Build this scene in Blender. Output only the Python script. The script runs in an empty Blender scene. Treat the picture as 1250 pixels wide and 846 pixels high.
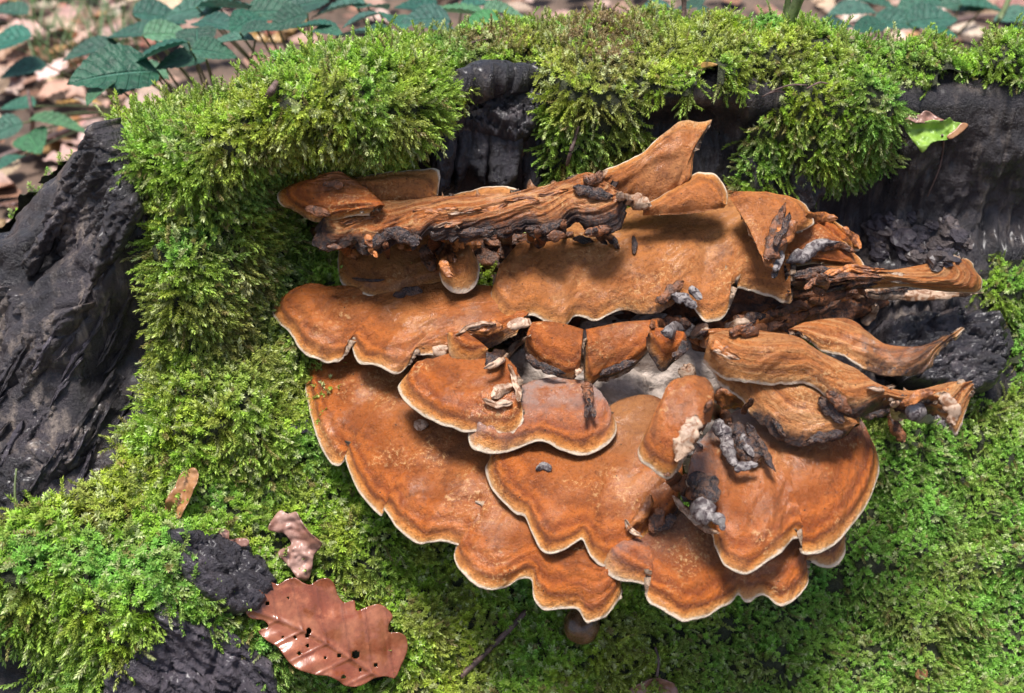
import bpy, bmesh, math, random
import numpy as np
from mathutils import Vector, Matrix
from mathutils.bvhtree import BVHTree

random.seed(7); RNG = np.random.default_rng(11)
scn = bpy.context.scene
COL = scn.collection
# ------------------------------------------------------------------ camera
PITCH = math.radians(35.0); FPX = 1500.0
CAM = np.array([0.0, -0.737, 0.766])
FWD = np.array([0.0, math.cos(PITCH), -math.sin(PITCH)])
UPV = np.array([0.0, math.sin(PITCH), math.cos(PITCH)])
RGT = np.array([1.0, 0.0, 0.0])
cd = bpy.data.cameras.new('camera'); cam = bpy.data.objects.new('camera', cd); COL.objects.link(cam)
cam.location = CAM; cam.rotation_euler = (math.radians(90) - PITCH, 0, 0)
cd.sensor_fit = 'HORIZONTAL'; cd.sensor_width = 36.0; cd.lens = 36.0 * FPX / 1250.0
cd.clip_start = 0.02; cd.clip_end = 500.0
cd.dof.use_dof = True; cd.dof.focus_distance = 0.87; cd.dof.aperture_fstop = 7.0
scn.camera = cam
# ------------------------------------------------------------------ light
SUN_EL, SUN_AZ = 83.0, 230.0       # azimuth measured clockwise from +y
w = bpy.data.worlds.new('World'); scn.world = w; w.use_nodes = True
nt = w.node_tree; nt.nodes.clear()
sky = nt.nodes.new('ShaderNodeTexSky'); sky.sky_type = 'NISHITA'; sky.sun_disc = False
sky.sun_elevation = math.radians(SUN_EL); sky.sun_rotation = math.radians(SUN_AZ)
sky.air_density = 1.0; sky.dust_density = 3.0; sky.ozone_density = 1.0
bg = nt.nodes.new('ShaderNodeBackground'); bg.inputs[1].default_value = 0.08
wo = nt.nodes.new('ShaderNodeOutputWorld')
nt.links.new(sky.outputs[0], bg.inputs[0]); nt.links.new(bg.outputs[0], wo.inputs[0])
sl = bpy.data.lights.new('sun', 'SUN'); sl.energy = 3.0; sl.angle = math.radians(16); sl.color = (1.0, 0.965, 0.93)
so = bpy.data.objects.new('sun', sl); COL.objects.link(so)
az, el = math.radians(SUN_AZ), math.radians(SUN_EL)
sd = Vector((math.sin(az) * math.cos(el), math.cos(az) * math.cos(el), math.sin(el)))
so.rotation_euler = sd.to_track_quat('Z', 'Y').to_euler(); so.location = (0, 0, 5)
vs = scn.view_settings
vs.view_transform = 'Standard'; vs.look = 'None'; vs.gamma = 1.0; vs.exposure = 1.15; vs.use_curve_mapping = False
scn.cycles.max_bounces = 6; scn.cycles.diffuse_bounces = 3; scn.cycles.transmission_bounces = 3

# ------------------------------------------------------------------ maths
def ray(px, py):
    px = np.asarray(px, float); py = np.asarray(py, float)
    return FWD + ((px - 625.0) / FPX)[..., None] * RGT + ((423.0 - py) / FPX)[..., None] * UPV
def at(px, py, t):
    return CAM + ray(px, py) * np.asarray(t, float)[..., None]
def topix(P):
    d = P - CAM; z = d @ FWD
    z = np.where(z < 0.05, 0.05, z)
    return 625 + FPX * (d @ RGT) / z, 423 - FPX * (d @ UPV) / z
def unit(v):
    return v / np.maximum(np.linalg.norm(v, axis=-1, keepdims=True), 1e-12)
def sstep(a, b, x):
    t = np.clip((x - a) / (b - a), 0, 1); return t * t * (3 - 2 * t)
def _hash(i, j, k, s):
    h = (i * 374761393 + j * 668265263 + k * 1274126177 + s * 974711) & 0xFFFFFFFF
    h = ((h ^ (h >> 13)) * 1274126177) & 0xFFFFFFFF
    h = ((h ^ (h >> 16)) * 2246822519) & 0xFFFFFFFF
    return ((h ^ (h >> 15)) & 0xFFFFFF) / float(0xFFFFFF)
def vnoise(P, s=0):
    P = np.asarray(P, float); f = np.floor(P).astype(np.int64); u = P - f
    u = u * u * u * (u * (u * 6 - 15) + 10)
    r = 0
    for a in (0, 1):
        for b in (0, 1):
            for c in (0, 1):
                wgt = (u[..., 0] if a else 1 - u[..., 0]) * (u[..., 1] if b else 1 - u[..., 1]) * (u[..., 2] if c else 1 - u[..., 2])
                r = r + wgt * _hash(f[..., 0] + a, f[..., 1] + b, f[..., 2] + c, s)
    return r * 2 - 1
def fbm(P, s=0, o=4, g=0.5):
    P = np.asarray(P, float); r = 0; a = 1.0
    for k in range(o):
        r = r + a * vnoise(P * 2 ** k + 7.3 * k, s + k); a *= g
    return r
def voro(P, s=0):
    """2-D worley: F1, F2 and a cell hash"""
    P = np.asarray(P, float); f = np.floor(P).astype(np.int64)
    b1 = np.full(P.shape[:-1], 9.0); b2 = b1.copy(); idh = np.zeros(P.shape[:-1])
    for a in (-1, 0, 1):
        for b in (-1, 0, 1):
            ci, cj = f[..., 0] + a, f[..., 1] + b
            x = ci + _hash(ci, cj, ci * 0, s); y = cj + _hash(ci, cj, ci * 0 + 5, s)
            d = np.hypot(x - P[..., 0], y - P[..., 1]); h = _hash(ci, cj, ci * 0 + 9, s)
            m = d < b1
            b2 = np.where(m, b1, np.minimum(b2, d)); idh = np.where(m, h, idh); b1 = np.where(m, d, b1)
    return b1, b2, idh
def n2(x, y, s=0, o=4):
    x, y = np.broadcast_arrays(np.asarray(x, float), np.asarray(y, float))
    return fbm(np.stack([x, y, x * 0 + 0.37 + s * 1.7], -1), s, o)
def catmull(pts, n=None, closed=False, dens=10):
    p = np.asarray(pts, float)
    if len(p) == 2: p = np.array([p[0], p[0] * .67 + p[1] * .33, p[0] * .33 + p[1] * .67, p[1]])
    if closed: q = np.vstack([p[-1], p, p[0], p[1]])
    else: q = np.vstack([2 * p[0] - p[1], p, 2 * p[-1] - p[-2]])
    out = []
    for i in range(1, len(q) - 2):
        t = np.linspace(0, 1, dens, endpoint=False)[:, None]
        a, b, c, d = q[i - 1], q[i], q[i + 1], q[i + 2]
        out.append(.5 * (2 * b + (c - a) * t + (2 * a - 5 * b + 4 * c - d) * t ** 2 + (3 * b - a - 3 * c + d) * t ** 3))
    out = np.vstack(out + [q[-2][None]])
    if n is None: return out
    return resample(out, n)
def resample(p, n):
    d = np.r_[0, np.cumsum(np.linalg.norm(np.diff(p[:, :2], axis=0), axis=1))]
    s = np.linspace(0, d[-1], n)
    return np.stack([np.interp(s, d, p[:, k]) for k in range(p.shape[1])], -1)
def gsmooth(a, sig):
    r = int(max(1, sig * 3)); k = np.exp(-.5 * (np.arange(-r, r + 1) / sig) ** 2); k /= k.sum()
    e = np.vstack([2 * a[0] - a[1:r + 1][::-1], a, 2 * a[-1] - a[-r - 1:-1][::-1]]) if len(a) > r + 1 else np.pad(a, ((r, r), (0, 0)), 'edge')
    return np.stack([np.convolve(e[:, i], k, 'valid') for i in range(a.shape[1])], -1)
def inpoly(x, y, poly):
    x = np.asarray(x, float); y = np.asarray(y, float); r = np.zeros(x.shape, bool)
    p = np.asarray(poly, float); q = np.roll(p, -1, 0)
    for (ax, ay), (bx, by) in zip(p, q):
        if ay == by: continue
        c = ((ay > y) != (by > y)) & (x < (bx - ax) * (y - ay) / (by - ay) + ax)
        r ^= c
    return r
def polydist(x, y, poly):
    """distance to the outline, negative inside; also nearest outline point"""
    p = np.asarray(poly, float); q = np.roll(p, -1, 0)
    best = np.full(np.shape(x), 1e9); nx = np.zeros(np.shape(x)); ny = np.zeros(np.shape(x))
    for a, b in zip(p, q):
        d = b - a; L = max(d @ d, 1e-9)
        t = np.clip(((x - a[0]) * d[0] + (y - a[1]) * d[1]) / L, 0, 1)
        cx, cy = a[0] + t * d[0], a[1] + t * d[1]
        e = np.hypot(x - cx, y - cy); m = e < best
        best = np.where(m, e, best); nx = np.where(m, cx, nx); ny = np.where(m, cy, ny)
    return np.where(inpoly(x, y, p), -best, best), nx, ny
def grid_normals(G):
    a = np.gradient(G, axis=0); b = np.gradient(G, axis=1)
    return unit(np.cross(a, b))

# ------------------------------------------------------------------ objects
def mesh_from(name, V, F, attrs=None, smooth=True, smoothmask=None):
    me = bpy.data.meshes.new(name)
    V = np.asarray(V, np.float32); F = [tuple(f) for f in F] if not isinstance(F, np.ndarray) else F
    if isinstance(F, np.ndarray):
        k = F.shape[1]; me.vertices.add(len(V)); me.vertices.foreach_set('co', V.ravel())
        me.loops.add(F.size); me.loops.foreach_set('vertex_index', F.ravel().astype(np.int32))
        me.polygons.add(len(F)); me.polygons.foreach_set('loop_start', np.arange(0, F.size, k, dtype=np.int32))
        me.update(calc_edges=True)
    else:
        me.from_pydata(V.tolist(), [], F); me.update()
    me.polygons.foreach_set('use_smooth', np.full(len(me.polygons), smooth))
    for k, v in (attrs or {}).items():
        v = np.asarray(v, np.float32)
        if v.ndim == 1:
            a = me.attributes.new(k, 'FLOAT', 'POINT'); a.data.foreach_set('value', v)
        else:
            a = me.attributes.new(k, 'FLOAT_VECTOR', 'POINT'); a.data.foreach_set('vector', v.ravel())
    me.validate(); me.update()
    return me
def link(name, me, mat=None, parent=None):
    o = bpy.data.objects.new(name, me); COL.objects.link(o)
    if mat is not None and me is not None and len(me.materials) == 0: me.materials.append(mat)
    if parent is not None: o.parent = parent
    return o
def tag(o, label=None, cat=None, group=None, kind=None):
    if label: o['label'] = label
    if cat: o['category'] = cat
    if group: o['group'] = group
    if kind: o['kind'] = kind
    return o
def empty(name, loc, label, cat, group=None):
    o = bpy.data.objects.new(name, None); COL.objects.link(o); o.location = loc; o.empty_display_size = .02
    bpy.context.view_layer.update()
    return tag(o, label, cat, group)
def adopt(o, parent):
    o.parent = parent; o.matrix_parent_inverse = Matrix.Translation(parent.location).inverted()
    return o
def gridfaces(n, m, off=0, flip=False, closed=False):
    i = np.arange(n if closed else n - 1)[:, None]; j = np.arange(m - 1)[None]
    i2 = (i + 1) % n
    a = i * m + j; b = i2 * m + j; c = i2 * m + j + 1; d = i * m + j + 1
    F = np.stack([a, b, c, d], -1).reshape(-1, 4) + off
    return F[:, ::-1].copy() if flip else F

# ------------------------------------------------------------------ materials
class NT:
    def __init__(s, name):
        s.m = bpy.data.materials.new(name); s.m.use_nodes = True; s.t = s.m.node_tree; s.t.nodes.clear()
        s.out = s.t.nodes.new('ShaderNodeOutputMaterial')
    def n(s, typ, ins=None, **kw):
        x = s.t.nodes.new('ShaderNode' + typ)
        for k, v in kw.items(): setattr(x, k, v)
        for k, v in (ins or {}).items(): s.set(x.inputs[k], v)
        return x
    def set(s, sock, v):
        if isinstance(v, bpy.types.NodeSocket): s.t.links.new(v, sock)
        elif isinstance(v, bpy.types.Node): s.t.links.new(v.outputs[0], sock)
        elif isinstance(v, (tuple, list)) and len(v) == 3 and sock.type == 'RGBA': sock.default_value = (*v, 1)
        else: sock.default_value = v
    def attr(s, name, typ='GEOMETRY', out='Fac'):
        return s.n('Attribute', attribute_name=name, attribute_type=typ).outputs[out]
    def math(s, op, a, b=0.0, c=0.0, clamp=False):
        x = s.n('Math', {0: a, 1: b, 2: c}, operation=op); x.use_clamp = clamp; return x.outputs[0]
    def vmath(s, op, a, b=(0, 0, 0)):
        return s.n('VectorMath', {0: a, 1: b}, operation=op).outputs[0]
    def noise(s, vec, scale, detail=4, rough=.55, dist=0.0):
        return s.n('TexNoise', {'Vector': vec, 'Scale': scale, 'Detail': detail, 'Roughness': rough, 'Distortion': dist}).outputs['Fac']
    def mapr(s, v, a, b, c=0.0, d=1.0, smooth=True):
        x = s.n('MapRange', {0: v, 1: a, 2: b, 3: c, 4: d}); x.interpolation_type = 'SMOOTHSTEP' if smooth else 'LINEAR'; x.clamp = True
        return x.outputs[0]
    def mix(s, f, a, b, mode='MIX'):
        x = s.t.nodes.new('ShaderNodeMix'); x.data_type = 'RGBA'; x.blend_type = mode
        s.set(x.inputs[0], f); s.set(x.inputs[6], a); s.set(x.inputs[7], b); return x.outputs[2]
    def ramp(s, f, stops, interp='LINEAR'):
        x = s.n('ValToRGB', {0: f}); cr = x.color_ramp; cr.interpolation = interp
        while len(cr.elements) < len(stops): cr.elements.new(.5)
        for e, (p, c) in zip(cr.elements, stops): e.position = p; e.color = (*c, 1)
        return x.outputs[0]
    def bump(s, h, strength=.5, dist=.001, normal=None):
        ins = {'Height': h, 'Strength': strength, 'Distance': dist}
        if normal is not None: ins['Normal'] = normal
        return s.n('Bump', ins).outputs[0]
    def bsdf(s, **ins):
        b = s.n('BsdfPrincipled', {k.replace('_', ' '): v for k, v in ins.items()}); return b
    def done(s, sh):
        s.set(s.out.inputs[0], sh.outputs[0] if isinstance(sh, bpy.types.Node) else sh); return s.m

def mat_wood(name, base=(.018, .014, .016), mid=(.05, .038, .038), hi=(.10, .075, .06), rough=.42, stretch=(1, 1, .12)):
    s = NT(name); co = s.n('TexCoord').outputs['Object']
    v = s.vmath('MULTIPLY', co, stretch)
    a = s.noise(v, 90, 6, .65); b = s.noise(co, 14, 4); c = s.noise(co, 420, 5, .7); d = s.noise(v, 320, 4, .6)
    col = s.mix(s.mapr(b, .35, .72), base, mid)
    col = s.mix(s.math('MULTIPLY', s.mapr(a, .48, .68), s.mapr(b, .38, .62)), col, hi)
    col = s.mix(s.math('MULTIPLY', s.mapr(c, .6, .8), .35), col, (.07, .055, .05))
    h = s.math('ADD', s.math('MULTIPLY', a, .9), s.math('ADD', s.math('MULTIPLY', c, .9), s.math('MULTIPLY', d, .7)))
    r = s.mapr(s.noise(co, 60, 3), .3, .7, rough - .12, rough + .22)
    return s.done(s.bsdf(Base_Color=col, Roughness=r, Specular_IOR_Level=.6, Coat_Weight=.25, Coat_Roughness=.25, Normal=s.bump(h, 1.0, .003)))

def mat_cap(name):
    s = NT(name)
    e = s.attr('e'); fl = s.attr('fl', out='Vector'); dk = s.attr('dk'); un = s.attr('un'); tn = s.attr('tn'); gr = s.attr('gr'); fb = s.attr('fb')
    co = s.n('TexCoord').outputs['Object']
    fib = s.noise(s.vmath('MULTIPLY', fl, (1, .2, 1)), 420, 5, .7, .1)
    fib2 = s.noise(s.vmath('MULTIPLY', fl, (1, .3, 1)), 110, 5, .65, .5)
    blo = s.noise(co, 22, 5, .6, .1)
    blo2 = s.noise(s.vmath('ADD', co, (3.1, 1.7, .4)), 58, 6, .7, .1)
    mot = s.noise(s.vmath('ADD', co, (1.1, 5.7, 2.4)), 210, 6, .75, .15)
    fine = s.noise(co, 750, 4, .65)
    cr = s.noise(co, 360, 6, .75, .6)
    zon = s.noise(s.vmath('MULTIPLY', fl, (.35, 1, 1)), 130, 4, .65, .3)
    en = s.math('ADD', s.math('MULTIPLY', e, s.mapr(blo2, .2, .8, .75, 1.35)), s.math('MULTIPLY', s.math('SUBTRACT', zon, .5), .005))
    col = s.ramp(s.math('MULTIPLY', en, 10.0), [
        (.0, (.66, .44, .24)), (.018, (.60, .28, .085)), (.045, (.50, .165, .028)), (.070, (.17, .038, .007)), (.10, (.46, .118, .014)),
        (.145, (.24, .052, .009)), (.20, (.42, .108, .016)), (.30, (.25, .062, .011)), (.45, (.36, .10, .020)), (.70, (.29, .095, .025)), (1, (.27, .11, .04))])
    col = s.mix(s.math('MULTIPLY', s.mapr(fib, .5, .74), .12), col, (.46, .20, .06))
    tanf = s.math('MULTIPLY', s.mapr(s.math('ADD', s.math('MULTIPLY', blo, .7), s.math('MULTIPLY', mot, .4)), .52, .72), s.math('ADD', .3, s.math('MULTIPLY', tn, .7)))
    col = s.mix(tanf, col, (.52, .22, .065))
    col = s.mix(s.math('MULTIPLY', s.mapr(tn, 0., 1.), .5), col, (.48, .205, .065))
    br = s.math('MULTIPLY', s.mapr(blo2, .49, .66), s.mapr(mot, .32, .6))
    col = s.mix(s.math('MULTIPLY', br, .75), col, (.11, .027, .008))
    col = s.mix(s.math('MULTIPLY', s.mapr(mot, .3, .45, 1, 0), .5), col, (.14, .04, .012))
    lf = s.noise(s.vmath('MULTIPLY', fl, (1, .06, 1)), 260, 6, .7, .2)
    col = s.mix(s.math('MULTIPLY', fb, s.mapr(lf, .46, .66, 0, .75)), col, (.56, .30, .125))
    col = s.mix(s.math('MULTIPLY', fb, s.mapr(lf, .3, .44, .8, 0)), col, (.10, .028, .010))
    wn = s.math('MULTIPLY', s.mapr(cr, .53, .61), s.mapr(s.noise(s.vmath('ADD', co, (9, 2, 0)), 26, 4), .53, .64))
    col = s.mix(s.math('MULTIPLY', wn, .85), col, (.58, .34, .15))
    col = s.mix(s.mapr(cr, .36, .5, .55, 0), col, (.13, .034, .008))
    col = s.mix(s.mapr(fine, .55, .75, 0, .35), col, (.58, .26, .08))
    sp = s.n('TexVoronoi', {'Vector': co, 'Scale': 100.0}).outputs['Distance']
    col = s.mix(s.mapr(sp, .045, .075, .9, 0), col, (.03, .018, .012))
    col = s.mix(s.math('MULTIPLY', gr, s.mapr(blo2, .3, .6)), col, (.32, .27, .25))
    dn = s.mapr(s.math('ADD', dk, s.math('MULTIPLY', s.math('SUBTRACT', s.math('ADD', s.math('MULTIPLY', blo2, .6), s.math('MULTIPLY', mot, .5)), .55), 1.6)), .35, .95)
    dark = s.mix(s.mapr(cr, .45, .65), (.018, .011, .012), (.10, .045, .025))
    col = s.mix(dn, col, dark)
    edge = s.math('MULTIPLY', s.mapr(s.math('MULTIPLY', e, s.mapr(s.math('ADD', s.math('MULTIPLY', blo2, .6), s.math('MULTIPLY', mot, .4)), .3, .68, .5, 2.4)), .0005, .0022, 1, 0), s.math('SUBTRACT', 1.0, s.mapr(dk, .15, .5)))
    col = s.mix(edge, col, (.74, .60, .45))
    pore = s.mix(s.mapr(s.noise(co, 500, 3), .4, .6), (.34, .22, .14), (.48, .35, .25))
    pore = s.mix(s.mapr(s.math('ADD', dk, s.math('MULTIPLY', s.mapr(blo2, .4, .6), s.mapr(dk, .02, .1))), .3, .8), pore, (.05, .03, .025))
    col = s.mix(un, col, pore)
    h = s.math('ADD', s.math('ADD', s.math('MULTIPLY', fine, .5), s.math('MULTIPLY', s.math('MULTIPLY', lf, fb), 1.6)), s.math('ADD', s.math('MULTIPLY', cr, 1.0), s.math('ADD', s.math('MULTIPLY', fib, .12), s.math('MULTIPLY', mot, 1.0))))
    nrm = s.bump(h, .8, .0026)
    rg = s.mapr(s.math('ADD', blo, s.math('MULTIPLY', fine, .2)), .4, .85, .26, .55)
    b = s.bsdf(Base_Color=col, Roughness=rg, Normal=nrm, Specular_IOR_Level=.35, Subsurface_Weight=.06, Subsurface_Scale=.003, Subsurface_Radius=(1.0, .45, .2), Coat_Weight=s.mapr(blo, .45, .65, .05, .5), Coat_Roughness=.12, Coat_Normal=s.bump(s.math('ADD', cr, mot), .35, .0016))
    return s.done(b)

def mat_plain(name, col, rough=.6, var=.35, scale=60, bump=.3, dist=.0006, trans=0.0, coord='Object', rnd=0.0, spec=.5, coat=0.0, alt=None):
    s = NT(name); co = s.n('TexCoord').outputs[coord]
    a = s.noise(co, scale, 5, .6, .3); b = s.noise(co, scale * 6, 4)
    dark = tuple(c * (1 - var) for c in col); lite = tuple(min(1, c * (1 + var)) for c in col)
    c = s.mix(s.mapr(a, .3, .7), dark, lite)
    if alt: c = s.mix(s.mapr(s.noise(co, scale * 1.7, 5, .7, .8), .46, .58), c, alt)
    if rnd:
        r = s.n('ObjectInfo').outputs['Random']
        c = s.mix(1.0, c, s.n('HueSaturation', {'Hue': s.mapr(r, 0, 1, .5 - .04 * rnd, .5 + .05 * rnd, False), 'Saturation': s.mapr(s.math('FRACT', s.math('MULTIPLY', r, 7.3)), 0, 1, 1 - .35 * rnd, 1.1, False), 'Value': s.mapr(s.math('FRACT', s.math('MULTIPLY', r, 13.7)), 0, 1, 1 - .5 * rnd, 1 + .7 * rnd, False), 'Color': c}).outputs[0])
    nrm = s.bump(s.math('ADD', a, s.math('MULTIPLY', b, .6)), bump, dist)
    p = s.bsdf(Base_Color=c, Roughness=s.mapr(b, .3, .7, rough - .1, rough + .1), Normal=nrm, Specular_IOR_Level=spec, Coat_Weight=coat, Coat_Roughness=.15)
    if trans:
        t = s.n('BsdfTranslucent', {'Color': c, 'Normal': nrm})
        mx = s.n('MixShader', {0: trans, 1: p.outputs[0], 2: t.outputs[0]})
        return s.done(mx)
    return s.done(p)
# ================================================================== helpers on planes
def pnorm(tilt, side=0.0):
    t, s = math.radians(tilt), math.radians(side)
    return unit(np.array([math.sin(s) * math.cos(t * .5), -math.sin(t), math.cos(t) * math.cos(s)]))
def tplane(px, py, P0, n):
    return ((P0 - CAM) @ n) / (ray(px, py) @ n)
def sheet(poly, P0, n, step=3.0, thick=.01, relief=None, holes=(), smooth_poly=True, back=None):
    """closed slab whose face fills a traced outline lying in the plane (P0, n)"""
    poly = catmull(poly, closed=True, dens=8)[:-1] if smooth_poly else np.asarray(poly, float)
    x0, y0 = poly.min(0) - step; x1, y1 = poly.max(0) + step
    xs = np.arange(x0, x1 + step, step); ys = np.arange(y0, y1 + step, step)
    X, Y = np.meshgrid(xs, ys, indexing='ij')
    cx = (X[:-1, :-1] + X[1:, 1:]) / 2; cy = (Y[:-1, :-1] + Y[1:, 1:]) / 2
    K = inpoly(cx, cy, poly); hk = np.zeros_like(K)
    for (hx, hy, hr) in holes: hk |= np.hypot(cx - hx, cy - hy) < hr
    Kk = K & ~hk
    nb = np.zeros(X.shape, int)
    for a in (0, 1):
        for b in (0, 1): nb[a:a + K.shape[0], b:b + K.shape[1]] += K
    D, NX, NY = polydist(X, Y, poly)
    bd = (nb > 0) & (nb < 4)
    X = np.where(bd, NX, X); Y = np.where(bd, NY, Y); D = np.where(bd, 0, np.minimum(D, 0))
    idx = -np.ones(X.shape, int)
    use = np.zeros(X.shape, bool)
    for a in (0, 1):
        for b in (0, 1): use[a:a + K.shape[0], b:b + K.shape[1]] |= Kk
    idx[use] = np.arange(use.sum()); px, py, dd = X[use], Y[use], -D[use]
    P = at(px, py, tplane(px, py, P0, n))
    off = relief(px, py, dd) if relief is not None else 0 * px
    top = P + n * np.asarray(off)[:, None]
    bt = np.asarray(back(px, py, dd)) if back is not None else off
    bot = P + n * (bt - thick)[:, None]
    q = np.stack([idx[:-1, :-1], idx[1:, :-1], idx[1:, 1:], idx[:-1, 1:]], -1)[Kk]
    a, b, c = top[q[0, 0]], top[q[0, 1]], top[q[0, 2]]
    if np.cross(b - a, c - a) @ n < 0: q = q[:, ::-1]
    N = len(px)
    ed = np.concatenate([q[:, [k, (k + 1) % 4]] for k in range(4)])
    keys = {}
    for u, v in ed: keys[(u, v)] = 1
    wall = [(v, u, u + N, v + N) for (u, v) in keys if (v, u) not in keys]
    F = np.concatenate([q, q[:, ::-1] + N, np.array(wall, int).reshape(-1, 4)])
    at_ = {'e': np.r_[dd, dd] * 6e-4, 'un': np.r_[0 * dd, 0 * dd + 1],
           'fl': np.vstack([np.stack([px * 6e-4, py * 6e-4, 0 * px + (poly[0, 0] % 7)], -1)] * 2)}
    return np.vstack([top, bot]), F, at_

# ================================================================== materials for the setting
M_wood = mat_wood('charred_wood', (.010, .008, .011), (.032, .026, .033), (.085, .066, .07), .36)
M_bark = mat_wood('wet_bark', (.011, .008, .010), (.048, .037, .042), (.23, .18, .145), .38)
M_chunk = mat_wood('rotten_bark', (.022, .017, .024), (.065, .052, .066), (.13, .105, .12), .5, (1, 1, 1))
M_crumb = mat_wood('crumbled_wood', (.05, .036, .034), (.13, .10, .095), (.24, .19, .18), .55, (1, 1, 1))
M_soil = mat_plain('forest_soil', (.10, .065, .045), .8, .5, 14, .8, .006)

# ================================================================== ground
g = np.concatenate([-np.geomspace(120, 3.0, 14), np.linspace(-2.8, 2.8, 113), np.geomspace(3.0, 120, 14)])
GX, GY = np.meshgrid(g, g + .6, indexing='ij')
GZ = np.where((np.abs(GX) < 3) & (np.abs(GY) < 4), n2(GX * 1.6, GY * 1.6, 3, 4) * .018, 0.0) - .01
me = mesh_from('ground', np.stack([GX, GY, GZ], -1).reshape(-1, 3), gridfaces(len(g), len(g)))
tag(link('ground', me, M_soil), 'brown forest floor soil under the leaf litter', 'ground', kind='structure')

# ================================================================== tree stump
# plan outline of the stump top: x, y, flare at the base, flare power, flare start height, rim height
PLAN = [(-.285, .062, .40, 1.1, .41, .38), (-.24, .035, .30, 1.45, .41, .395), (-.15, .03, .22, 1.7, .40, .415), (-.07, .05, .24, 1.9, .40, .415),
        (-.02, .085, .28, 1.9, .40, .41), (.05, .105, .30, 1.9, .40, .41), (.15, .11, .30, 1.8, .38, .405), (.25, .115, .30, 1.45, .33, .40),
        (.35, .118, .30, 1.35, .30, .40), (.45, .125, .30, 1.35, .30, .40), (.54, .15, .25, 1.5, .35, .40), (.52, .185, .2, 1.5, .35, .39),
        (.42, .19, .2, 1.5, .4, .39), (.3, .185, .2, 1.5, .4, .39), (.2, .22, .2, 1.5, .4, .395), (.1, .28, .2, 1.5, .4, .40), (0, .25, .2, 1.5, .4, .40),
        (-.1, .21, .2, 1.5, .4, .405), (-.19, .16, .22, 1.5, .4, .395), (-.262, .12, .34, 1.15, .41, .375), (-.292, .09, .42, 1.05, .41, .375)]
NS, NZ, NTOP = 1000, 130, 62
pl = catmull(PLAN, closed=True, dens=60)
pl = resample(pl, NS + 1)[:-1]
O2 = pl[:, :2]
tg = np.roll(O2, -14, 0) - np.roll(O2, 14, 0)
nn = unit(np.stack([tg[:, 1], -tg[:, 0]], -1))
ext = np.vstack([nn[-90:], nn, nn[:90]]); nn = unit(gsmooth(ext, 26)[90:-90])
Fl, Pw, Zs, Hh = pl[:, 2], pl[:, 3], pl[:, 4], pl[:, 5]
zz = np.linspace(-.04, 1.0, NZ)                      # fraction of the rim height
Z = zz[None] * Hh[:, None]
g_ = np.clip(1 - np.maximum(Z, 0) / Zs[:, None], 0, 1) ** Pw[:, None]
rr = .018; over = np.clip((Z - (Hh[:, None] - rr)) / rr, 0, 1)
inset = rr * (1 - np.sqrt(np.clip(1 - over ** 2, 0, 1)))
rad = Fl[:, None] * g_ - inset
side = np.concatenate([O2[:, None, :] + nn[:, None, :] * rad[..., None], Z[..., None]], -1)
CEN = np.array([.08, .16])
f = np.linspace(0, 1, NTOP + 1)[1:] ** 1.1
rim = side[:, -1, :]
topxy = rim[:, None, :2] * (1 - f[None, :, None]) + CEN * f[None, :, None]
tz = Hh[:, None] * (1 - f[None]) + .40 * f[None]
tz = tz + .012 * n2(topxy[..., 0] * 11, topxy[..., 1] * 11, 5) * sstep(0, .2, f)[None] * (1 - sstep(.9, 1, f))[None]
top = np.concatenate([topxy, tz[..., None]], -1)
S = np.concatenate([side, top], 1)                   # NS x (NZ+NTOP) x 3
NR = S.shape[1]
def gnorm(G):
    a = np.roll(G, -1, 0) - np.roll(G, 1, 0); b = np.gradient(G, axis=1)
    n = np.cross(a, b); n[:, -1] = n[:, -2]
    n = unit(n); n[:, -1] = [0, 0, 1]; return n
NRM = gnorm(S)
# large lumps, then grain ridges that run down the flank
S0 = S + NRM * (.012 * fbm(S * 9, 21, 3))[..., None] * (1 - sstep(.9, 1, np.r_[np.zeros(NZ), f]))[None, :, None]
PX, PY = topix(S0)
# local hollows / bulges at places read off the picture (front faces only)
front = sstep(-.1, .35, NRM @ -FWD)
def bump_at(px, py, rx, ry, amt):
    global S0
    wgt = np.exp(-((PX - px) / rx) ** 2 - ((PY - py) / ry) ** 2) * front
    S0 = S0 + NRM * (wgt * amt)[..., None]
bump_at(1010, 275, 80, 60, -.035)      # hollow between the right wall and the fungus
bump_at(150, 430, 45, 120, -.030)      # dark hollow between the flank and the moss
bump_at(840, 165, 70, 30, -.03)
bump_at(430, 265, 150, 80, -.075)
bump_at(760, 240, 90, 50, -.03)
bump_at(345, 385, 60, 70, -.04)
bump_at(345, 245, 55, 45, -.035)
bump_at(400, 320, 60, 40, -.03)      # hollow the fungus has grown out of
bump_at(480, 430, 120, 110, -.05)
bump_at(100, 720, 110, 90, .022)       # mossy hump at the foot
bump_at(560, 700, 140, 90, -.012)
# ------------------------------------------------------------------ where moss grows, where wood is bare
BARE = [
    [(-260, 150), (60, 200), (100, 135), (122, 160), (150, 215), (186, 240), (178, 300), (190, 360), (182, 430), (178, 480), (150, 530), (120, 575), (60, 610), (-20, 650), (-260, 700)],
    [(522, 150), (555, 98), (610, 82), (655, 90), (668, 140), (664, 225), (650, 330), (520, 330), (524, 190)],
    [(775, 118), (860, 122), (915, 96), (962, 98), (958, 118), (905, 150), (890, 205), (905, 250), (1010, 240), (1080, 235), (1085, 170), (1090, 108), (1420, 100), (1420, 290), (1215, 303), (1188, 335), (1205, 375), (1240, 400), (1228, 480), (1180, 485), (1180, 505), (1050, 505), (900, 330), (800, 215)],
    [(-100, 770), (40, 775), (60, 900), (-100, 900)],
]
bare = np.full(PX.shape, 1e9)
for b in BARE:
    d, _, _ = polydist(PX, PY, b); bare = np.minimum(bare, d)
bare = bare + 13 * n2(PX / 22, PY / 22, 8, 3)
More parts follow.
